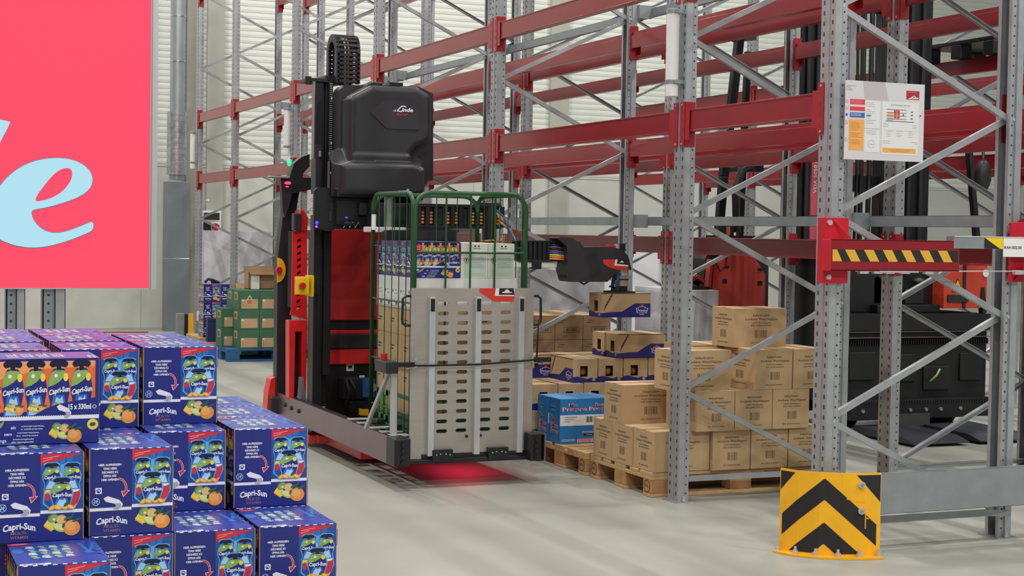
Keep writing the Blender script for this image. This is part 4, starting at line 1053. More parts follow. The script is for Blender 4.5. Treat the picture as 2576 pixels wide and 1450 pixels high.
    for i in range(N-1):
        y0, z0, _ = arc(i); y1, z1, _ = arc(i+1); m = MB(); dy = y1-y0; dz = z1-z0; L = math.hypot(dy, dz); ny, nz = -dz/L, dy/L
        for x in (3.125, 3.275):
            hs_ = .026
            q = [(cyc+y0+ny*hs_, czc+.05+z0+nz*hs_), (cyc+y1+ny*hs_, czc+.05+z1+nz*hs_), (cyc+y1-ny*hs_, czc+.05+z1-nz*hs_), (cyc+y0-ny*hs_, czc+.05+z0-nz*hs_)]
            m.prism(q, x, x+.022, black, 'x')
        ym = (y0+y1)/2; zm = (z0+z1)/2; k = .30
        for sg in (1, -1):
            c0 = (cyc+ym+ny*.026*sg, czc+.05+zm+nz*.026*sg)
            q = [(c0[0]-dy*k, c0[1]-dz*k), (c0[0]+dy*k, c0[1]+dz*k), (c0[0]+dy*k-ny*.006*sg, c0[1]+dz*k-nz*.006*sg), (c0[0]-dy*k-ny*.006*sg, c0[1]-dz*k-nz*.006*sg)]
            m.prism(q, 3.135, 3.29, black, 'x')
        m.build('chain_link', ch)
    for x, mm in ((3.17, wirek), (3.195, whitebox), (3.22, wireo), (3.245, wirek)):
        MB().tube([(x, cyc+arc(i)[0]*.98, czc+.05+arc(i)[1]) for i in range(N)], .007, mm, 6).build('cable', ch)
    # arm: first link
    m = MB().box(3.45, 4.10, 9.92, 10.02, 1.545, 1.695, darkin); m.box(3.25,3.50,9.98,10.3,1.545,1.70,darkin); p = m.build('first_arm_link', t, .004)
    m = MB()
    for x in [3.445+i*.06 for i in range(12)]:
        m.box(x, x+.028, 9.90, 9.92, 1.55, 1.69, blackm)
    m.box(3.44, 4.11, 9.895, 9.93, 1.68, 1.70, blackm).box(3.44, 4.11, 9.895, 9.93, 1.54, 1.556, blackm); m.build('chain_side', p, .002)
    for i in range(11):
        x = 3.476+i*.06; m = MB()
        if i in (3, 6, 9): m.box(x, x+.026, 9.905, 9.92, 1.56, 1.67, darkin)
        cm = [wirek, wireo, wireo, wireo, wireo] if i % 3 else [wireb, wirey, wireo, wireo, wireo]
        for j in range(5): m.ball((x+.012, 9.915, 1.662-j*.022), .013, .008, .0085, cm[j], 8, 6)
        m.build('cable', p)
    MB().box(3.18, 3.98, 9.98, 10.05, 1.505, 1.540, whitebox).build('arm_tray', t, .003)
    MB().prism([(3.28,1.44),(3.28,1.51),(3.30,1.52),(3.785,1.527),(3.785,1.515),(3.765,1.51),(3.765,1.46),(3.79,1.445)], 9.85, 9.97, blackm).build('arm_gearbox', t, .004)
    MB().cyl((3.267, 9.80, 1.54), (3.267, 9.80, 1.735), .026, mat('cloudy_tube', (120,130,118), .5, 0, .2, 20), 18).build('sensor_post', t)
    m = MB().box(3.95, 4.10, 9.88, 10.0, 1.69, 1.715, blackm).cyl((4.03, 9.92, 1.40), (4.03, 9.92, 1.70), .045, blackm, 20).box(3.95, 4.13, 9.86, 9.98, 1.43, 1.445, blackm); m.cyl((4.085,9.9,1.44),(4.085,9.9,1.54),.015,alu,12); m.build('elbow_joint', t, .002)
    MB().tube([(3.94,9.84,1.455),(4.02,9.83,1.462),(4.08,9.83,1.458),(4.10,9.83,1.50),(4.10,9.83,1.43)], .006, wireo).build('cable', t)
    for i in range(9):
        mm = (wireb, wirev, wirey, wireo, wireo, wirek, wireo, wirey, wirev)[i]; o = i*.012
        MB().tube([(4.06+o*.3, 9.88, 1.67-o*.9), (4.10+o*.5, 9.85, 1.63-o), (4.135+o*.4, 9.82, 1.54-o*.6), (4.17+o*.3, 9.78, 1.45-o*.3), (4.205+o*.2, 9.74, 1.40-o*.4), (4.27, 9.72, 1.44-o)], .006, mm, 8).build('cable', t)
    # second link
    m = MB().box(4.13, 4.46, 9.66, 9.76, 1.33, 1.46, darkin); p = m.build('second_arm_link', t, .003)
    m = MB()
    for i in range(9): m.box(4.14+i*.034, 4.158+i*.034, 9.645, 9.66, 1.335, 1.462, blackm)
    m.box(4.13, 4.44, 9.645, 9.67, 1.455, 1.468, blackm).box(4.13, 4.44, 9.645, 9.67, 1.325, 1.336, blackm); m.build('chain_side', p, .002)
    for j, mm in enumerate((wirek, wirev, wirek, wirev, wireb, wirey, wireo, wireo)):
        MB().tube([(4.36, 9.65, 1.435-j*.013), (4.40, 9.63, 1.438-j*.0135), (4.46, 9.62, 1.425-j*.012)], .0065, mm, 8).build('cable', p)
    MB().box(4.10, 4.42, 9.66, 9.74, 1.285, 1.322, palebox).build('arm_underframe', t, .004)
    MB().box(4.235, 4.30, 9.64, 9.70, 1.275, 1.33, blackm).build('underframe_clamp', t, .004)
    cov = [(4.376,1.485),(4.40,1.492),(4.481,1.488),(4.52,1.465),(4.570,1.428),(4.770,1.431),(4.83,1.420),(4.875,1.40),(4.906,1.369),(4.935,1.275),(4.848,1.275),(4.796,1.234),(4.752,1.194),(4.469,1.193),(4.445,1.272),(4.455,1.325),(4.445,1.43)]
    p = MB().prism(cov, 9.56, 9.74, black).build('arm_cover', t, .012, seg=3)
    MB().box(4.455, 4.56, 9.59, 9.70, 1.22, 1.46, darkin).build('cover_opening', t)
    m = MB(); f = Face(m, (0,9.559,0), (1,0,0), (0,0,1), .0005)
    f.poly([(4.714,1.345),(4.821,1.346),(4.882,1.346),(4.912,1.276),(4.823,1.276),(4.763,1.292),(4.722,1.315)], rd, 1); f.poly([(4.808,1.346),(4.825,1.346),(4.818,1.318),(4.905,1.308),(4.908,1.298),(4.80,1.305)], palebox, 2)
    f.poly([(4.829,1.346),(4.881,1.346),(4.897,1.313),(4.822,1.316)], inkd, 3); f.poly([(4.838,1.325),(4.875,1.325),(4.865,1.333),(4.855,1.339),(4.845,1.33)], capw, 4); m.build('decal', p)
    MB().cyl((4.86,9.64,1.40),(4.86,9.64,1.45),.022,alu,14).box(4.78,4.83,9.6,9.66,1.428,1.442,redlit).box(4.875,4.905,9.60,9.66,1.40,1.455,blackm).build('wrist_fittings', t, .002)
    MB().tube([(4.57,9.62,1.195),(4.60,9.61,1.175),(4.64,9.62,1.195)],.006,wirek).build('hose', t)
    g = MB().cyl((4.888, 9.62, 1.165), (4.888, 9.62, 1.275), .047, mat('gripper_metal', (176,168,150), .35, .6), 24).cyl((4.888,9.62,1.205),(4.888,9.62,1.215),.05,blackm,24).cyl((4.888,9.62,1.24),(4.888,9.62,1.252),.05,alu,24)
    g.box(4.84,4.935,9.57,9.60,1.215,1.235,MATS['gripper_metal']); p = g.build('wrist_drive', t)
    MB().tube([(4.84,9.60,1.27),(4.81,9.58,1.22),(4.80,9.58,1.17),(4.83,9.6,1.13)], .012, wirek).tube([(4.86,9.58,1.25),(4.83,9.57,1.2),(4.78,9.58,1.16),(4.83,9.6,1.15)], .008, wireb).build('hose', p)
    m = MB().box(4.855, 4.92, 9.59, 9.65, 1.13, 1.166, blackm).box(4.79, 4.957, 9.54, 9.70, 1.106, 1.130, rubber).cyl((4.81,9.58,1.13),(4.81,9.58,1.15),.02,blackm,12); 
    for x in (4.82, 4.87, 4.92):
        for y in (9.57, 9.62, 9.67): m.cyl((x,y,1.099),(x,y,1.106),.015,rubber,12)
    m.build('vacuum_gripper', t, .003)
def thing_part(name, parent):
    o = bpy.data.objects.new(name, None); col.objects.link(o); o.parent = parent; o.empty_display_size = .05; return o
robot()

# ============================================================ roll cage and its load
def cage():
    t = thing('roll_cage', 'green tubular roll cage standing on the robot truck behind the steel gate', 'roll cage', (3.155, 8.95, .20))
    W, Dp, H = .725, .81, 1.55; r = .014
    def inv_u(p, d, w, nm):   # p start, d unit direction, w width
        pts = []; c = .10
        def at(s, z): return (p[0]+d[0]*s, p[1]+d[1]*s, z)
        pts = [at(0, .06), at(0, H-c)]+[at(c-c*math.cos(q), H-c+c*math.sin(q)) for q in (.4, .8, 1.2, math.pi/2)]+[at(w-c+c*math.sin(q), H-c+c*math.cos(q)) for q in (0, .4, .8, 1.2)]+[at(w, H-c), at(w, .06)]
        o = MB().tube(pts, r, dgreen, 10).build(nm, t); return o
    fr = inv_u((0,0), (1,0), W, 'front_frame'); lf = inv_u((0,.03), (0,1), Dp-.03, 'side_frame'); rf = inv_u((W,.03), (0,1), Dp-.03, 'side_frame'); bk = inv_u((0,Dp), (1,0), W, 'back_frame')
    for f_, xs in ((fr, (.2, .36, .52)),):
        for x in xs: MB().cyl((x, 0, .1), (x, 0, H), .0065, dgreen, 8).build('upright_rod', f_)
        for z in (1.19, .73, .3): MB().cyl((0, -.006, z), (W, -.006, z), .006, dgreen, 8).build('cross_rod', f_)
    for f_, x in ((lf, 0), (rf, W)):
        for k in range(5): MB().cyl((x, .15+k*.135, .1), (x, .15+k*.135, H-.01), .0035, dgreen, 8).build('upright_rod', f_)
        for z in (1.22, .88, .5, .2): MB().cyl((x, .03, z), (x, Dp, z), .006 if z < 1 else .0035, dgreen, 8).build('cross_rod', f_)
    for k in range(4): MB().cyl((.145+k*.145, Dp, .1), (.145+k*.145, Dp, H), .0035, dgreen, 8).build('upright_rod', bk)
    MB().box(0, W, 0, Dp, .06, .10, dgreen).build('base_frame', t, .004)
    w = MB()
    for x in (.05, W-.05):
        for y in (.07, Dp-.07): w.cyl((x-.012, y, .028), (x+.012, y, .028), .028, rubber, 14)
    w.build('castor', t)
    tag(MB().cyl((0,.8,1.42),(0,.8,1.32),.0148,whitebox,10).build('paper_tape', lf), 'white torn tape on the green tube')
cage()
X0c, Y0c = 3.18, 8.985
def crate_load():
    def cart(name, label, x, y, z, w, d, h, m, art=None, cat='carton', group='cartons in the roll cage', topm=None):
        t = MB().box(0, w, 0, d, 0, h, m, topm)
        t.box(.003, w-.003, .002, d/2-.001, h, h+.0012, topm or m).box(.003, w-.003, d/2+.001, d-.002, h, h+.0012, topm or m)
        if art: art(t, w, d, h)
        o = t.build(name, None, .002, (x, y, z)); tag(o, label, cat, group); return o
    def kr(t, w, d, h):
        for O, U in (((0,0,0),(w,0,0)), ((0,d,0),(0,-d,0))):
            f = Face(t, O, U, (0,0,h)); f.rect(.45, 0, .55, .3, tapeb, 1); f.rect(.15, .55, .4, .6, inkb, 1); f.rect(.15, .45, .35, .49, inkb, 1)
    def gr(t, w, d, h):
        for O, U in (((0,0,0),(w,0,0)), ((0,d,0),(0,-d,0))):
            f = Face(t, O, U, (0,0,h)); f.rect(0, .0, 1, .45, boxgreen, 1); f.rect(0, .88, 1, 1, boxgreen, 1)
    z = .305
    for k, (h, mm, art, nm) in enumerate(((.20, kraft, gr, 'green_banded_carton'), (.19, kraft, kr, 'kraft_carton'), (.18, kraft, kr, 'kraft_carton'), (.16, kraft, kr, 'kraft_carton'))):
        for r in range(3):
            for c in range(2):
                if k == 0 and r == 2 and c == 0: continue
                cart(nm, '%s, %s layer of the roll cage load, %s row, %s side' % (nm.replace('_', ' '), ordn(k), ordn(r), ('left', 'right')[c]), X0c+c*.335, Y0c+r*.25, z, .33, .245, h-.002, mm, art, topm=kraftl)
        z += h
    q = MB().box(0,.33,0,.008,0,.198,lgreen).box(0,.33,.237,.245,0,.198,lgreen).box(.322,.33,0,.245,0,.198,lgreen).box(0,.33,0,.245,0,.008,lgreen)
    for a, b_ in ((0,.05),(.095,.15),(.195,.245)): q.box(0,.008,a,b_,0,.198,lgreen)
    q.box(0,.008,0,.245,0,.04,lgreen).box(0,.008,0,.245,.16,.198,lgreen).box(.01,.32,.01,.235,.01,.17,kraftd)
    tag(q.build('green_crate', None, .003, (X0c, Y0c+.5, .305)), 'light green slotted plastic crate at the bottom rear left of the roll cage', 'crate')
    def wb(t, w, d, h):
        f = Face(t, (0,0,0), (w,0,0), (0,0,h)); f.text('bioblo', .72, .35, .10, greyp, 1, width=.2)
        f = Face(t, (0,d,0), (0,-d,0), (0,0,h)); f.rect(.40,.55,.58,.58,greyp,1); f.rect(.40,.45,.7,.47,greyp,1); f.rect(.1,.5,.2,.58,inkd,1); f.bars(.5,.1,.85,.22,inkd,8,1)
    for r in range(5):
        cart('white_carton', 'slim white carton across the roll cage, %s from the gate' % ordn(r), X0c, Y0c+r*.152, z, .66, .148, .198, whitebox, wb, group='white cartons in the roll cage')
    z += .20
    for r in range(4): jc.put((X0c+.282, Y0c+r*.190, z), R(90), 'blue juice carton inside the roll cage, %s from the gate' % ordn(r), 'juice cartons in the roll cage').scale = (.90, 1, 1)
    def pal_(t, w, d, h):
        f = Face(t, (0,0,0), (w,0,0), (0,0,h)); f.rect(.08,.04,.95,.66,palegr,1)
        f.rect(.60 if w < .1 else .42,.86,.78,.97,palebox,1); f.ell(.52,.92,.04,.03,inkb,2,n=6); f.ell(.66,.92,.04,.03,inkb,2,n=6); f.rect(.46,.85,.72,.865,inkb,2)
        f.line([(.20,.60),(.30,.68-.17),(.20,.42),(.10,.51),(.20,.60)], .02, mat('hazard_mark_red',(190,90,90),.6), 3); f.rect(.18,.47,.22,.55,inkd,3)
        rdm = random.Random(5)
        for k in range(11): f.rect(.36, .60-k*.03, .36+rdm.uniform(.35,.55), .608-k*.03, greyp, 3)
        f.rect(.15,.12,.85,.125,greyp,3); f.rect(.0,.69,1,.70,greyp,1)
    for r in range(2):
        for c in range(2): cart('pale_carton', 'pale greenish carton with fine print in the roll cage, %s row, %s one' % (ordn(r), ('left', 'right')[c]), X0c+.288+c*.178, Y0c+r*.37, z, .175, .36, .212, palebox, pal_, group='pale cartons in the roll cage')
crate_load()
# ============================================================ illuminated sign
def sign():
    t = thing('illuminated_sign', 'large glowing red sign with pale blue script letters on steel posts at the left', 'sign', (0, 9.5, 0))
    sr = mat('sign_red_light', (255, 74, 104), .5, emit=1.0); se = mat('sign_letter_light', (176, 224, 240), .5, emit=1.0)
    for m_ in (sr, se): m_.node_tree.nodes['Principled BSDF'].inputs['Base Color'].default_value = (.02, .02, .02, 1); m_.node_tree.nodes['Principled BSDF'].inputs['Specular IOR Level'].default_value = 0
    MB().box(-1.6, 1.668, -.045, .08, 1.153, 3.9, sr).build('lit_panel', t)
    MB().box(1.668, 1.71, -.05, .10, 1.147, 3.9, alu).box(-1.6, 1.70, -.045, .1, 1.147, 1.155, alu).box(1.672, 1.680, -.052, -.049, 1.15, 3.9, greyp).build('frame', t)
    e = [(0.821,1.735),(0.860,1.787),(0.926,1.844),(1.006,1.884),(1.086,1.902),(1.167,1.907),(1.234,1.895),(1.289,1.869),(1.324,1.832),(1.338,1.787),(1.328,1.744),(1.297,1.708),(1.236,1.672),(1.155,1.642),(1.074,1.617),(0.996,1.604),(0.994,1.576),(1.007,1.542),(1.034,1.508),(1.075,1.480),(1.129,1.470),(1.183,1.479),(1.250,1.504),(1.305,1.529),(1.341,1.544),(1.342,1.492),(1.292,1.467),(1.224,1.438),(1.142,1.409),(1.062,1.390),(0.981,1.385),(0.902,1.398),(0.849,1.418),(0.822,1.431),(0.770,1.476),(0.743,1.558),(0.756,1.640),(0.788,1.696)]
    eh = [(1.007,1.649),(1.033,1.702),(1.073,1.758),(1.113,1.808),(1.153,1.840),(1.194,1.852),(1.218,1.843),(1.224,1.815),(1.215,1.776),(1.181,1.726),(1.134,1.688),(1.074,1.661)]
    def sm(p, it=2):
        for _ in range(it):
            q = []
            for i in range(len(p)):
                a, b = p[i], p[(i+1) % len(p)]; q += [(a[0]*.75+b[0]*.25, a[1]*.75+b[1]*.25), (a[0]*.25+b[0]*.75, a[1]*.25+b[1]*.75)]
            p = q
        return p
    d = [(0.60,2.113),(0.881,2.117),(0.859,2.062),(0.830,2.006),(0.80,1.93),(0.76,1.75),(0.70,1.6),(.62,1.45),(.55,1.5),(.62,1.8)]
    holes_plate(sm(e), [sm(eh)], -.062, -.046, se, 'letter', t); holes_plate(sm(d, 1), [], -.062, -.046, se, 'letter', t)
    def grow(p, k):
        cx = sum(a for a, b in p)/len(p); cy = sum(b for a, b in p)/len(p); o = []
        n = len(p)
        for i in range(n):
            a, b, c = p[i-1], p[i], p[(i+1) % n]; tx, ty = c[0]-a[0], c[1]-a[1]; L = math.hypot(tx, ty) or 1; o.append((b[0]-ty/L*k, b[1]+tx/L*k))
        return o
    og = mat('letter_edge', (120, 140, 150), .5)
    holes_plate(grow(sm(e), .004), [grow(sm(eh), .004)], -.048, -.0455, og, 'letter_edge', t)
    for x0, x1 in ((.863, .966), (1.066, 1.192), (-.9, -.78)):
        m = MB(); w = x1-x0; a = x0+w*.52
        m.box(x0, x0+.006, .0, .10, 0, 1.16, galvd); m.box(x0, a, .0, .004, 0, 1.16, galvd); m.box(a, x1, -.02, -.016, 0, 1.16, galv); m.box(a, a+.004, -.02, .10, 0, 1.16, galv); m.box(x1-.004, x1, -.02, .1, 0, 1.16, galv)
        for k in range(22): m.cyl(((x0+a)/2, .0, .06+k*.05), ((x0+a)/2, -.0012, .06+k*.05), .008, hole, 8)
        m.box(x0-.02, x1+.02, -.05, .14, 0, .008, galv); m.build('sign_post', t)
sign()
# ============================================================ things at the far wall
def duct():
    t = thing('ventilation_duct', 'silvery round ventilation duct running down the back wall left of the racks', 'duct', (4.455, WY-.30, 0))
    dm = mat('duct_sheet', (168, 173, 176), .32, .6, .12, 5, stretch=(1,1,.4)); dg_ = mat('duct_casing', (132, 138, 142), .4, .5, .08, 3)
    m = MB().cyl((0,0,2.2), (0,0,8.4), .108, dm, 24)
    for z in (3.15, 3.9, 4.55, 5.6): m.cyl((0,0,z), (0,0,z+.02), .114, chrome, 24)
    m.build('duct_pipe', t)
    m = MB().cyl((.0,0,2.27), (0,0,3.18), .145, mat('duct_wrap', (176,178,180), .3, .7, .3, 14, bump=.3), 24)
    for k in range(11): m.cyl((0,0,2.32+k*.08), (0,0,2.326+k*.08), .147, chrome, 24)
    m.build('duct_wrapping', t)
    m = MB().box(-.165,.165,-.14,.16,.0,2.17,dg_).box(-.168,.168,-.143,.16,1.05,1.062,chrome); m.build('duct_casing', t, .01)
duct()
def electrics():
    t = thing('socket_board', 'white electrical socket board with red and blue sockets on the back wall', 'socket board', (4.85, WY-.06, 1.44))
    MB().box(0, .29, -.12, 0, 0, .32, white).build('housing', t, .01)
    MB().box(.03, .26, -.135, -.12, .19, .29, black).build('cover_flap', t, .005)
    MB().cyl((.2,-.12,.09),(.2,-.19,.08),.05,redlit,16).build('red_socket', t)
    MB().box(.02,.13,-.16,-.12,.04,.15,blackm).build('socket', t, .004); MB().box(.04,.14,-.14,-.12,.0,.03,wireb).build('blue_socket', t)
    t = MB().cyl((4.96,WY-.03,1.78),(4.96,WY-.03,8.4),.018,white,10).cyl((4.96,WY-.04,1.9),(4.96,WY-.04,1.93),.03,white,10).build('conduit'); tag(t, 'white vertical cable conduit on the back wall above the socket board', 'conduit')
electrics()
def partition():
    m = MB(); 
    m.box(4.47, 11.5, 21.38, 21.42, 0, 1.47, whitet)
    for x in (4.48, 6.1, 7.9, 9.7, 11.48): m.box(x, x+.04, 21.42, 21.50, 0, 1.45, alu)
    o = m.build('stretch_partition', None, .003); tag(o, 'low white fabric partition wall behind the far end of the racks', 'partition')
partition()
# low corner guard at the far end
t = thing('corner_guard', 'small yellow and grey corner guard at the far rack end beside the duct', 'guard', (4.06, 20.9, 0))
MB().box(0, .10, 0, .10, 0, .37, galvd).build('base_block', t, .005); MB().box(.10,.14,-.02,.1,0,.36,blackm).build('black_plate', t, .003); MB().box(.145, .21, -.04, -.02, .05, .37, yellow).build('guard_plate', t, .003)
o = MB().box(4.27, 4.33, 20.50, 20.54, .22, .50, lgreen).box(4.24, 4.275, 20.50, 20.52, .30, .42, whitebox).cyl((4.30,20.52,.0),(4.30,20.52,.24),.008,galvd,8).build('green_hand_unit', None, .004); tag(o, 'small green handheld unit on a stand beside the yellow guard at the far end', 'handset')
o = MB().tube([(1.0,22.6,.008),(2.5,22.9,.008),(4.0,22.7,.008)], .008, redb, 6).build('floor_cable'); tag(o, 'thin red cable lying along the foot of the back wall', 'cable')

bp = pallet(palblue, palblue); bp['label'] = 'x'
bpal = Proto(bp)
bpal.put((3.99, 17.62, 0), 0, 'blue pallet under the green cartons at the far left')
pal.put((4.06, 19.5, 0), 0, 'wooden pallet at the far left under the small stack of juice cartons', 'wooden pallets')
def green_carton():
    W, Dp, H = .24, .30, .218
    m = MB().box(0, W, 0, Dp, 0, H, boxgreen)
    f = Face(m, (0,0,0), (W,0,0), (0,0,H)); f.rect(.12, .06, .92, .55, kraft, 1); f.poly([(.14,.48),(.20,.53),(.26,.48),(.20,.43)], whitebox, 2)
    f = Face(m, (0,Dp,0), (0,-Dp,0), (0,0,H)); f.rect(.3,.5,.8,.9, kraft, 1); f.bars(.38,.55,.7,.8,inkb,6,2)
    m.box(.002,W-.002,.002,Dp-.002,H,H+.0015,boxgreen)
    o = m.build('green_carton', None, .004); return tag(o, 'x', 'carton')
gc = Proto(green_carton())
for k in range(3):
    for r in range(2):
        for c in range(3):
            if k == 2 and c == 2 and r == 1: continue
            gc.put((4.125+c*.243-(.125 if (r == 1 and k < 2) else 0), 17.66+r*.305, .146+k*.221), 0, 'green carton on the blue pallet, %s layer, %s row, %s from the left' % (('bottom','middle','top')[k], ordn(r), ordn(c)), 'green cartons')
bpy.context.view_layer.update()
o = MB()
f = Face(o, (0,0,0), (.12,0,0), (0,0,.12)); f.poly([(.1,.4),(.2,.15),(.5,.05),(.8,.15),(.9,.4),(.5,1)], mat('tomato_badge', (196,196,150), .5), 1); f.ell(.5,.32,.3,.2,mat('tomato_red', (208,110,84), .5),2); f.poly([(.35,.6),(.65,.6),(.5,.8)],capdg,2)
o = o.build('printed_badge', None, 0, (4.19,17.657,.146+2*.221+.07)); 
gtop = [x for x in bpy.data.objects if x.get('label','') == 'green carton on the blue pallet, top layer, first row, first from the left'][0]
o.parent = gtop; o.location = (4.19-gtop.location.x, 17.6588-gtop.location.y, .05)
def open_box(name, lb, loc, w, d, h, m_, rz=0):
    m = MB().box(0,w,0,.005,0,h,m_).box(0,w,d-.005,d,0,h,m_).box(0,.005,0,d,0,h,m_).box(w-.005,w,0,d,0,h,m_).box(0,w,0,d,0,.005,m_)
    m.add([(0,0,h),(w,0,h),(w,-.10,h-.03),(0,-.10,h-.03)], [(0,1,2,3),(3,2,1,0)], m_); m.add([(0,d,h),(w,d,h),(w,d+.06,h+.06),(0,d+.06,h+.06)], [(0,1,2,3),(3,2,1,0)], m_)
    o = m.build(name, None, 0, loc, rz); return tag(o, lb, 'carton')
open_box('open_carton', 'open brown carton lying on top of the green cartons', (4.32, 18.0, .81), .36, .22, .20, kraftd)
o = MB().box(4.34,4.43,17.94,17.97,.812,.97,whitebox).build('white_sheet', None); o.rotation_euler=(0,0,0); tag(o, 'white flap of paper leaning on the open brown carton at the far left', 'paper')
for k in range(3):
    for c in range(2): jc.put((4.125+c*.215, 19.55, .146+k*.222), 0, 'far small blue juice carton beside the far post, %s layer, %s one' % (('bottom','middle','top')[k], ('left', 'right')[c]), 'juice cartons at the far end')
def crate():
    nm = mat('crate_navy', (36, 44, 92), .5, 0, .05, 6)
    t = MB(); W, Dp, H = .115, .12, .29
    t.box(0,W,0,.006,0,H,nm).box(0,W,Dp-.006,Dp,0,H,nm).box(0,.006,0,Dp,0,H,nm).box(W-.006,W,0,Dp,0,H,nm).box(0,W,0,Dp,0,.006,nm).box(-.004,W+.004,-.006,Dp,H-.03,H,nm)
    for x in (.03,.085): t.box(x,x+.006,-.005,0,.02,H-.03,nm)
    o = t.build('navy_crate', None, .002); return tag(o, 'x', 'crate')
cr = Proto(crate())
for c in range(2): cr.put((4.14+c*.13, 19.36, .10), 0, 'dark navy plastic crate in front of the far juice cartons, %s one' % ('left','right')[c], 'navy crates')
o = MB().box(4.06,4.42,19.3,19.5,0,.10,woodd).build('timber_block', None, .004); tag(o, 'low timber block under the navy crates', 'block')
open_box('open_carton', 'open kraft carton between the far juice cartons and the green cartons', (4.36, 18.55, .55), .30, .25, .24, kraft)
o = MB().box(4.36,4.70,18.53,18.83,.0,.545,boxgreen).build('shipping_box', None,.005); tag(o, 'dark green box under the open kraft carton at the far left', 'box')
o = MB().tube([(4.15,19.6,.83),(4.19,19.62,.87),(4.25,19.63,.86),(4.33,19.65,.83),(4.25,19.7,.83)], .018, black, 8).build('black_scanner'); tag(o, 'small black device lying on the far juice cartons', 'device')

# wrapped loads further back
def wrapped(name, lb, x0, x1, y0, y1, h, top=None):
    m = MB(); n = 10; v = []
    rnd = random.Random(int(x0*10))
    ring = []
    for i in range(n): ring.append((x0+(x1-x0)*i/n, y0))
    for i in range(n): ring.append((x1, y0+(y1-y0)*i/n))
    for i in range(n): ring.append((x1-(x1-x0)*i/n, y1))
    for i in range(n): ring.append((x0, y1-(y1-y0)*i/n))
    for z in (0, h*.33, h*.66, h):
        for i, (x, y) in enumerate(ring):
            k = .018*math.sin(i*2.1+z*3)*(1 if z < h else 0); v.append((x+k, y+k, z))
    N = len(ring); fs = [(a*N+i, a*N+(i+1) % N, (a+1)*N+(i+1) % N, (a+1)*N+i) for a in range(3) for i in range(N)]
    m.add(v, fs, whitet); m.add([(x, y, h) for x, y in ring], [tuple(range(N))], whitet)
    o = m.build(name); tag(o, lb, 'draped load', kind=None); return o
wrapped('draped_load', 'white draped load standing behind the picking arm', 5.98, 6.93, 14.0, 14.9, 1.155)
for c in range(2):
    o = MB().box(0,.44,0,.6,0,.085,palebox).box(.002,.438,.002,.598,.085,.087,palebox).build('cream_carton', None, .004, (5.99+c*.47, 14.1, 1.156)); tag(o, 'flat cream carton on the white draped load, %s one' % ('left','right')[c], 'carton', 'cream cartons')
wrapped('draped_load', 'white draped load left of the red machine', 6.85, 7.17, 12.2, 13.2, 1.03)
o = MB().box(6.90,7.14,12.3,12.6,1.032,1.06,blackm).tube([(6.91,12.35,1.08),(7.02,12.35,1.15),(7.12,12.4,1.10)], .03, redb, 8).tube([(6.92,12.45,1.09),(7.02,12.5,1.14),(7.12,12.45,1.08)], .03, blackm, 8).build('cable_bundle'); tag(o, 'dark red and black bundle lying on the white draped load left of the red machine', 'bundle')

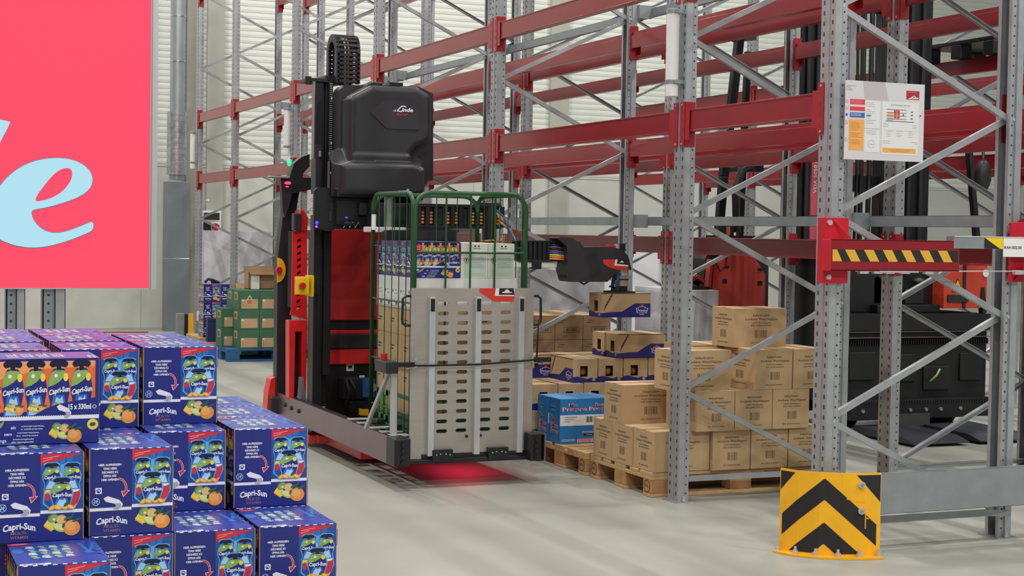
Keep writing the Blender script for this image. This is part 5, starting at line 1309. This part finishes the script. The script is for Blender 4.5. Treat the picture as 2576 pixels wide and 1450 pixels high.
# ============================================================ trucks in the narrow aisle at the right
def narrow_truck():
    t = thing('narrow_aisle_truck', 'large black turret truck with a wide mast standing behind the racks at the right', 'forklift')
    m = MB().box(7.12, 7.42, 10.9, 11.15, .1, 5.4, truckdark).box(8.02, 8.42, 10.9, 11.15, .1, 5.4, truckdark)
    for x in (7.17, 7.26, 7.34, 8.07, 8.18, 8.30): m.box(x, x+.035, 10.87, 10.9, .1, 5.4, black)
    for z in (.9, 1.9, 3.4, 4.8): m.box(7.42, 8.02, 11.0, 11.1, z, z+.14, blackm)
    m.build('mast', t, .006)
    m = MB()
    for x in (7.56, 7.64, 7.80, 7.88): m.cyl((x, 11.0, .4), (x, 11.0, 5.2), .022, black, 12)
    m.build('lift_cylinder', t)
    m = MB()
    for x in (7.70, 7.74, 7.95): m.tube([(x, 10.95, .8), (x+.01, 10.93, 2.0), (x, 10.95, 3.6), (x, 10.95, 5.0)], .012, wirek, 8)
    m.build('hose', t)
    m = MB().box(7.07, 8.42, 10.12, 10.9, .24, .93, darkin); m.box(7.07, 8.44, 10.10, 10.13, .80, .93, truckdark); m.box(7.07,8.44,10.09,10.13,.745,.752,chansteel); m.box(7.07,8.44,10.09,10.13,.79,.796,chansteel)
    for i in range(60): m.box(7.08+i*.0225, 7.09+i*.0225, 10.095, 10.12, .69, .735, truckdark)
    m.build('chassis', t, .004)
    for cb in ((7.10,7.34,.42,.64),(7.80,8.05,.33,.52),(8.15,8.36,.40,.62),(7.5,7.72,.40,.62)): MB().box(cb[0], cb[1], 10.10, 10.13, cb[2], cb[3], truckdark).build('access_cover', t, .008)
    m = MB().box(7.08, 8.40, 10.03, 10.13, .12, .27, truckdark)
    for i in range(52): m.box(7.09+i*.025, 7.10+i*.025, 10.025, 10.03, .23, .262, truckdark)
    for x in (7.18, 7.62, 7.77, 7.91, 8.10): m.cyl((x, 10.03, .19), (x, 10.015, .19), .014, galvd, 10)
    p = m.build('bumper', t, .006); m = MB(); f = Face(m, (7.50, 10.022, .065), (.30, 0, 0), (0, 0, .09)); m.box(7.49,7.81,10.023,10.04,.06,.16,mat('plate_grey',(70,68,66),.5)); m.build('number_plate', p, .003)
    m = MB()
    for x in (7.25, 8.2): m.cyl((x-.08, 10.45, .17), (x+.08, 10.45, .17), .17, rubber, 24)
    m.build('wheel', t)
    MB().tube([(7.85,10.09,.40),(7.90,10.07,.45),(7.93,10.07,.50)], .008, mat('lime_cable',(150,200,90),.5), 8).build('cable', t)
    m = MB().prism([(8.02,.97),(8.02,1.42),(8.30,1.5),(8.44,1.42),(8.44,.97)], 10.16, 10.6, oran); m.box(8.20,8.23,10.15,10.16,.97,1.45,black).cyl((8.42,10.155,1.25),(8.42,10.15,1.25),.03,whitebox,14).box(8.05,8.25,10.14,10.16,1.02,1.08,black)
    f = Face(m, (8.09,10.158,1.10), (.12,0,0), (0,0,.11)); f.poly([(0,0),(1,0),(.5,1)], inkd, 1); f.poly([(.10,.06),(.90,.06),(.5,.88)], yellowp, 2); f.ring(.5,.35,.16,.05,inkd,3)
    m.build('orange_cover', t, .01)
    m = MB().box(7.1, 8.02, 10.3, 10.8, .93, 1.32, truckdark).box(7.42, 8.02, 10.2, 10.8, .93, 1.0, truckdark).box(7.45,7.60,10.3,10.5,1.0,1.22,black).box(7.72,7.90,10.25,10.4,1.0,1.12,black).tube([(7.5,10.3,1.2),(7.6,10.25,1.3),(7.75,10.3,1.25)],.03,black,8).ball((7.82,10.22,1.18),.06,.05,.03,black); m.build('control_stand', t, .01)
    m = MB()
    for x in (7.1, 8.40): m.bar((x, 10.15, .93), (x, 10.4, 2.4), .04, .05, blackm)
    m.bar((7.1,10.4,2.4),(8.4,10.4,2.4),.05,.05,blackm); m.build('cab_pillar', t)
    m = MB().box(7.02,7.14,10.55,10.57,.95,2.35,mat('pink_banner',(196,84,100),.5)); f = Face(m, (7.085,10.549,1.84), (0,0,.50), (-.06,0,0)); f.text('VDA 5050 embedded', .5, .3, .5, capw, 2, width=.9)
    m.box(7.02,7.14,10.545,10.55,1.66,1.69,black); m.build('banner', t)
    m = MB().box(7.0,7.10,10.3,10.9,.24,1.5,blackm); f = Face(m, (7.005,10.299,1.33), (.055,0,0), (0,0,.08)); f.poly([(0,0),(1,0),(.5,1)], yellowp, 1); f.ring(.5,.33,.2,.06,inkd,2); f = Face(m, (7.0,10.299,1.16), (.075,0,0), (0,0,.075)); f.ell(.5,.5,.5,.5,redlit,1,n=20); f.ell(.5,.5,.40,.40,whitebox,2,n=20); f.poly([(.4,.2),(.5,.8),(.6,.5),(.7,.25),(.5,.5)],inkd,3); f.line([(.2,.8),(.8,.2)],.08,redlit,4); m.build('side_column', t, .006)
    m = MB(); m.ball((8.2,9.95,2.02),.075,.05,.13,black,14,10); m.tube([(8.2,9.95,2.1),(8.32,10.1,2.25),(8.38,10.35,2.35)],.012,blackm,8); m.build('mirror', t)
    for x in (7.15, 7.75):
        m = MB().prism([(9.35,.02),(10.1,.02),(10.1,.075),(9.5,.065),(9.35,.03)], x, x+.5, mat('slate_plate', (52,54,62), .45), 'x'); m.build('floor_plate', t, .003)
narrow_truck()
def red_machine():
    t = thing('reach_truck', 'red backed reach truck with a dark frame behind the single kraft carton', 'forklift')
    cv = [(7.285,.12),(7.345,1.20),(7.364,1.273),(7.44,1.335),(7.50,1.347),(7.722,1.349),(7.809,1.285),(7.898,1.166),(7.915,.12)]
    MB().prism([(7.22,.06),(7.29,1.30),(7.34,1.40),(7.82,1.42),(7.97,1.30),(7.98,.06)], 12.66, 13.4, black).build('body', t, .015)
    p = MB().prism(cv, 12.60, 12.68, mat('machine_red', (196,62,48), .42, 0, .05, 2)).build('rear_cover', t, .012, seg=3)
    for x, z, w in ((7.45,1.22,.05),(7.82,1.20,.05)): MB().box(x, x+w, 12.585, 12.60, z, z+.018, darkin).ball((x+w*.6,12.59,z+.012),.02,.012,.014,darkin,8,6).build('latch', p)
    for x, z in ((7.44,1.10),(7.82,1.08)): MB().box(x, x+.045, 12.59, 12.60, z-.02, z+.02, darkin).build('socket', p, .003)
    MB().box(7.5,7.62,12.585,12.6,.83,.85,darkin).build('grip_recess', p, .003)
    m = MB().prism([(7.215,.10),(7.245,.10),(7.33,1.30),(7.30,1.30)], 12.58, 12.66, MATS['machine_red']).build('side_edge', t, .004)
    m = MB().box(7.40,7.85,12.62,12.85,1.35,1.52,blackm).tube([(7.32,12.6,1.50),(7.33,12.58,1.30),(7.40,12.57,1.19),(7.46,12.57,1.25),(7.50,12.6,1.45)],.007,wirek).box(7.42,7.62,12.60,12.63,1.36,1.44,black); m.ball((7.40,12.6,1.40),.06,.05,.07,black); p = m.build('console', t, .004)
    MB().box(7.555,7.615,12.595,12.60,1.395,1.425,screen).build('display', p)
    m = MB(); m.bar((7.26,12.4,1.35),(7.31,12.4,2.05),.07,.07,blackm); m.bar((7.31,12.4,2.05),(7.45,12.4,3.34),.075,.07,blackm); m.bar((7.55,12.5,1.4),(7.60,12.5,3.2),.05,.06,blackm); m.bar((7.40,12.4,3.30),(7.9,12.9,3.40),.06,.07,blackm); m.build('overhead_guard_pillar', t, .006)
    m = MB().tube([(7.40,12.3,1.55),(7.38,12.3,1.9),(7.44,12.3,2.12),(7.56,12.3,2.18)], .035, black, 10); m.cyl((7.30,12.3,1.52),(7.30,12.3,1.60),.03,wireo,12).box(7.2,7.36,12.28,12.34,1.5,1.66,black).box(7.48,7.7,12.35,12.6,2.1,2.3,black); m.build('cab_hoses', t)
    m = MB()
    for x in (7.3, 7.85): m.cyl((x, 12.9, .09), (x+.08, 12.9, .09), .09, rubber, 20)
    m.build('wheel', t)
red_machine()
# black plastic pallet on the upper level of the far rack row
def plastic_pallet():
    t = thing('plastic_pallet', 'black plastic pallet on the upper beams of the far rack row at the right', 'pallet', (8.60, 10.35, 3.035))
    MB().box(0,1.1,0,.95,.115,.15,black).build('deck', t, .006)
    for x in (0,.49,.98):
        for y in (0,.41,.82): MB().box(x,x+.12,y,y+.13,0,.116,black).build('foot', t, .008)
plastic_pallet()
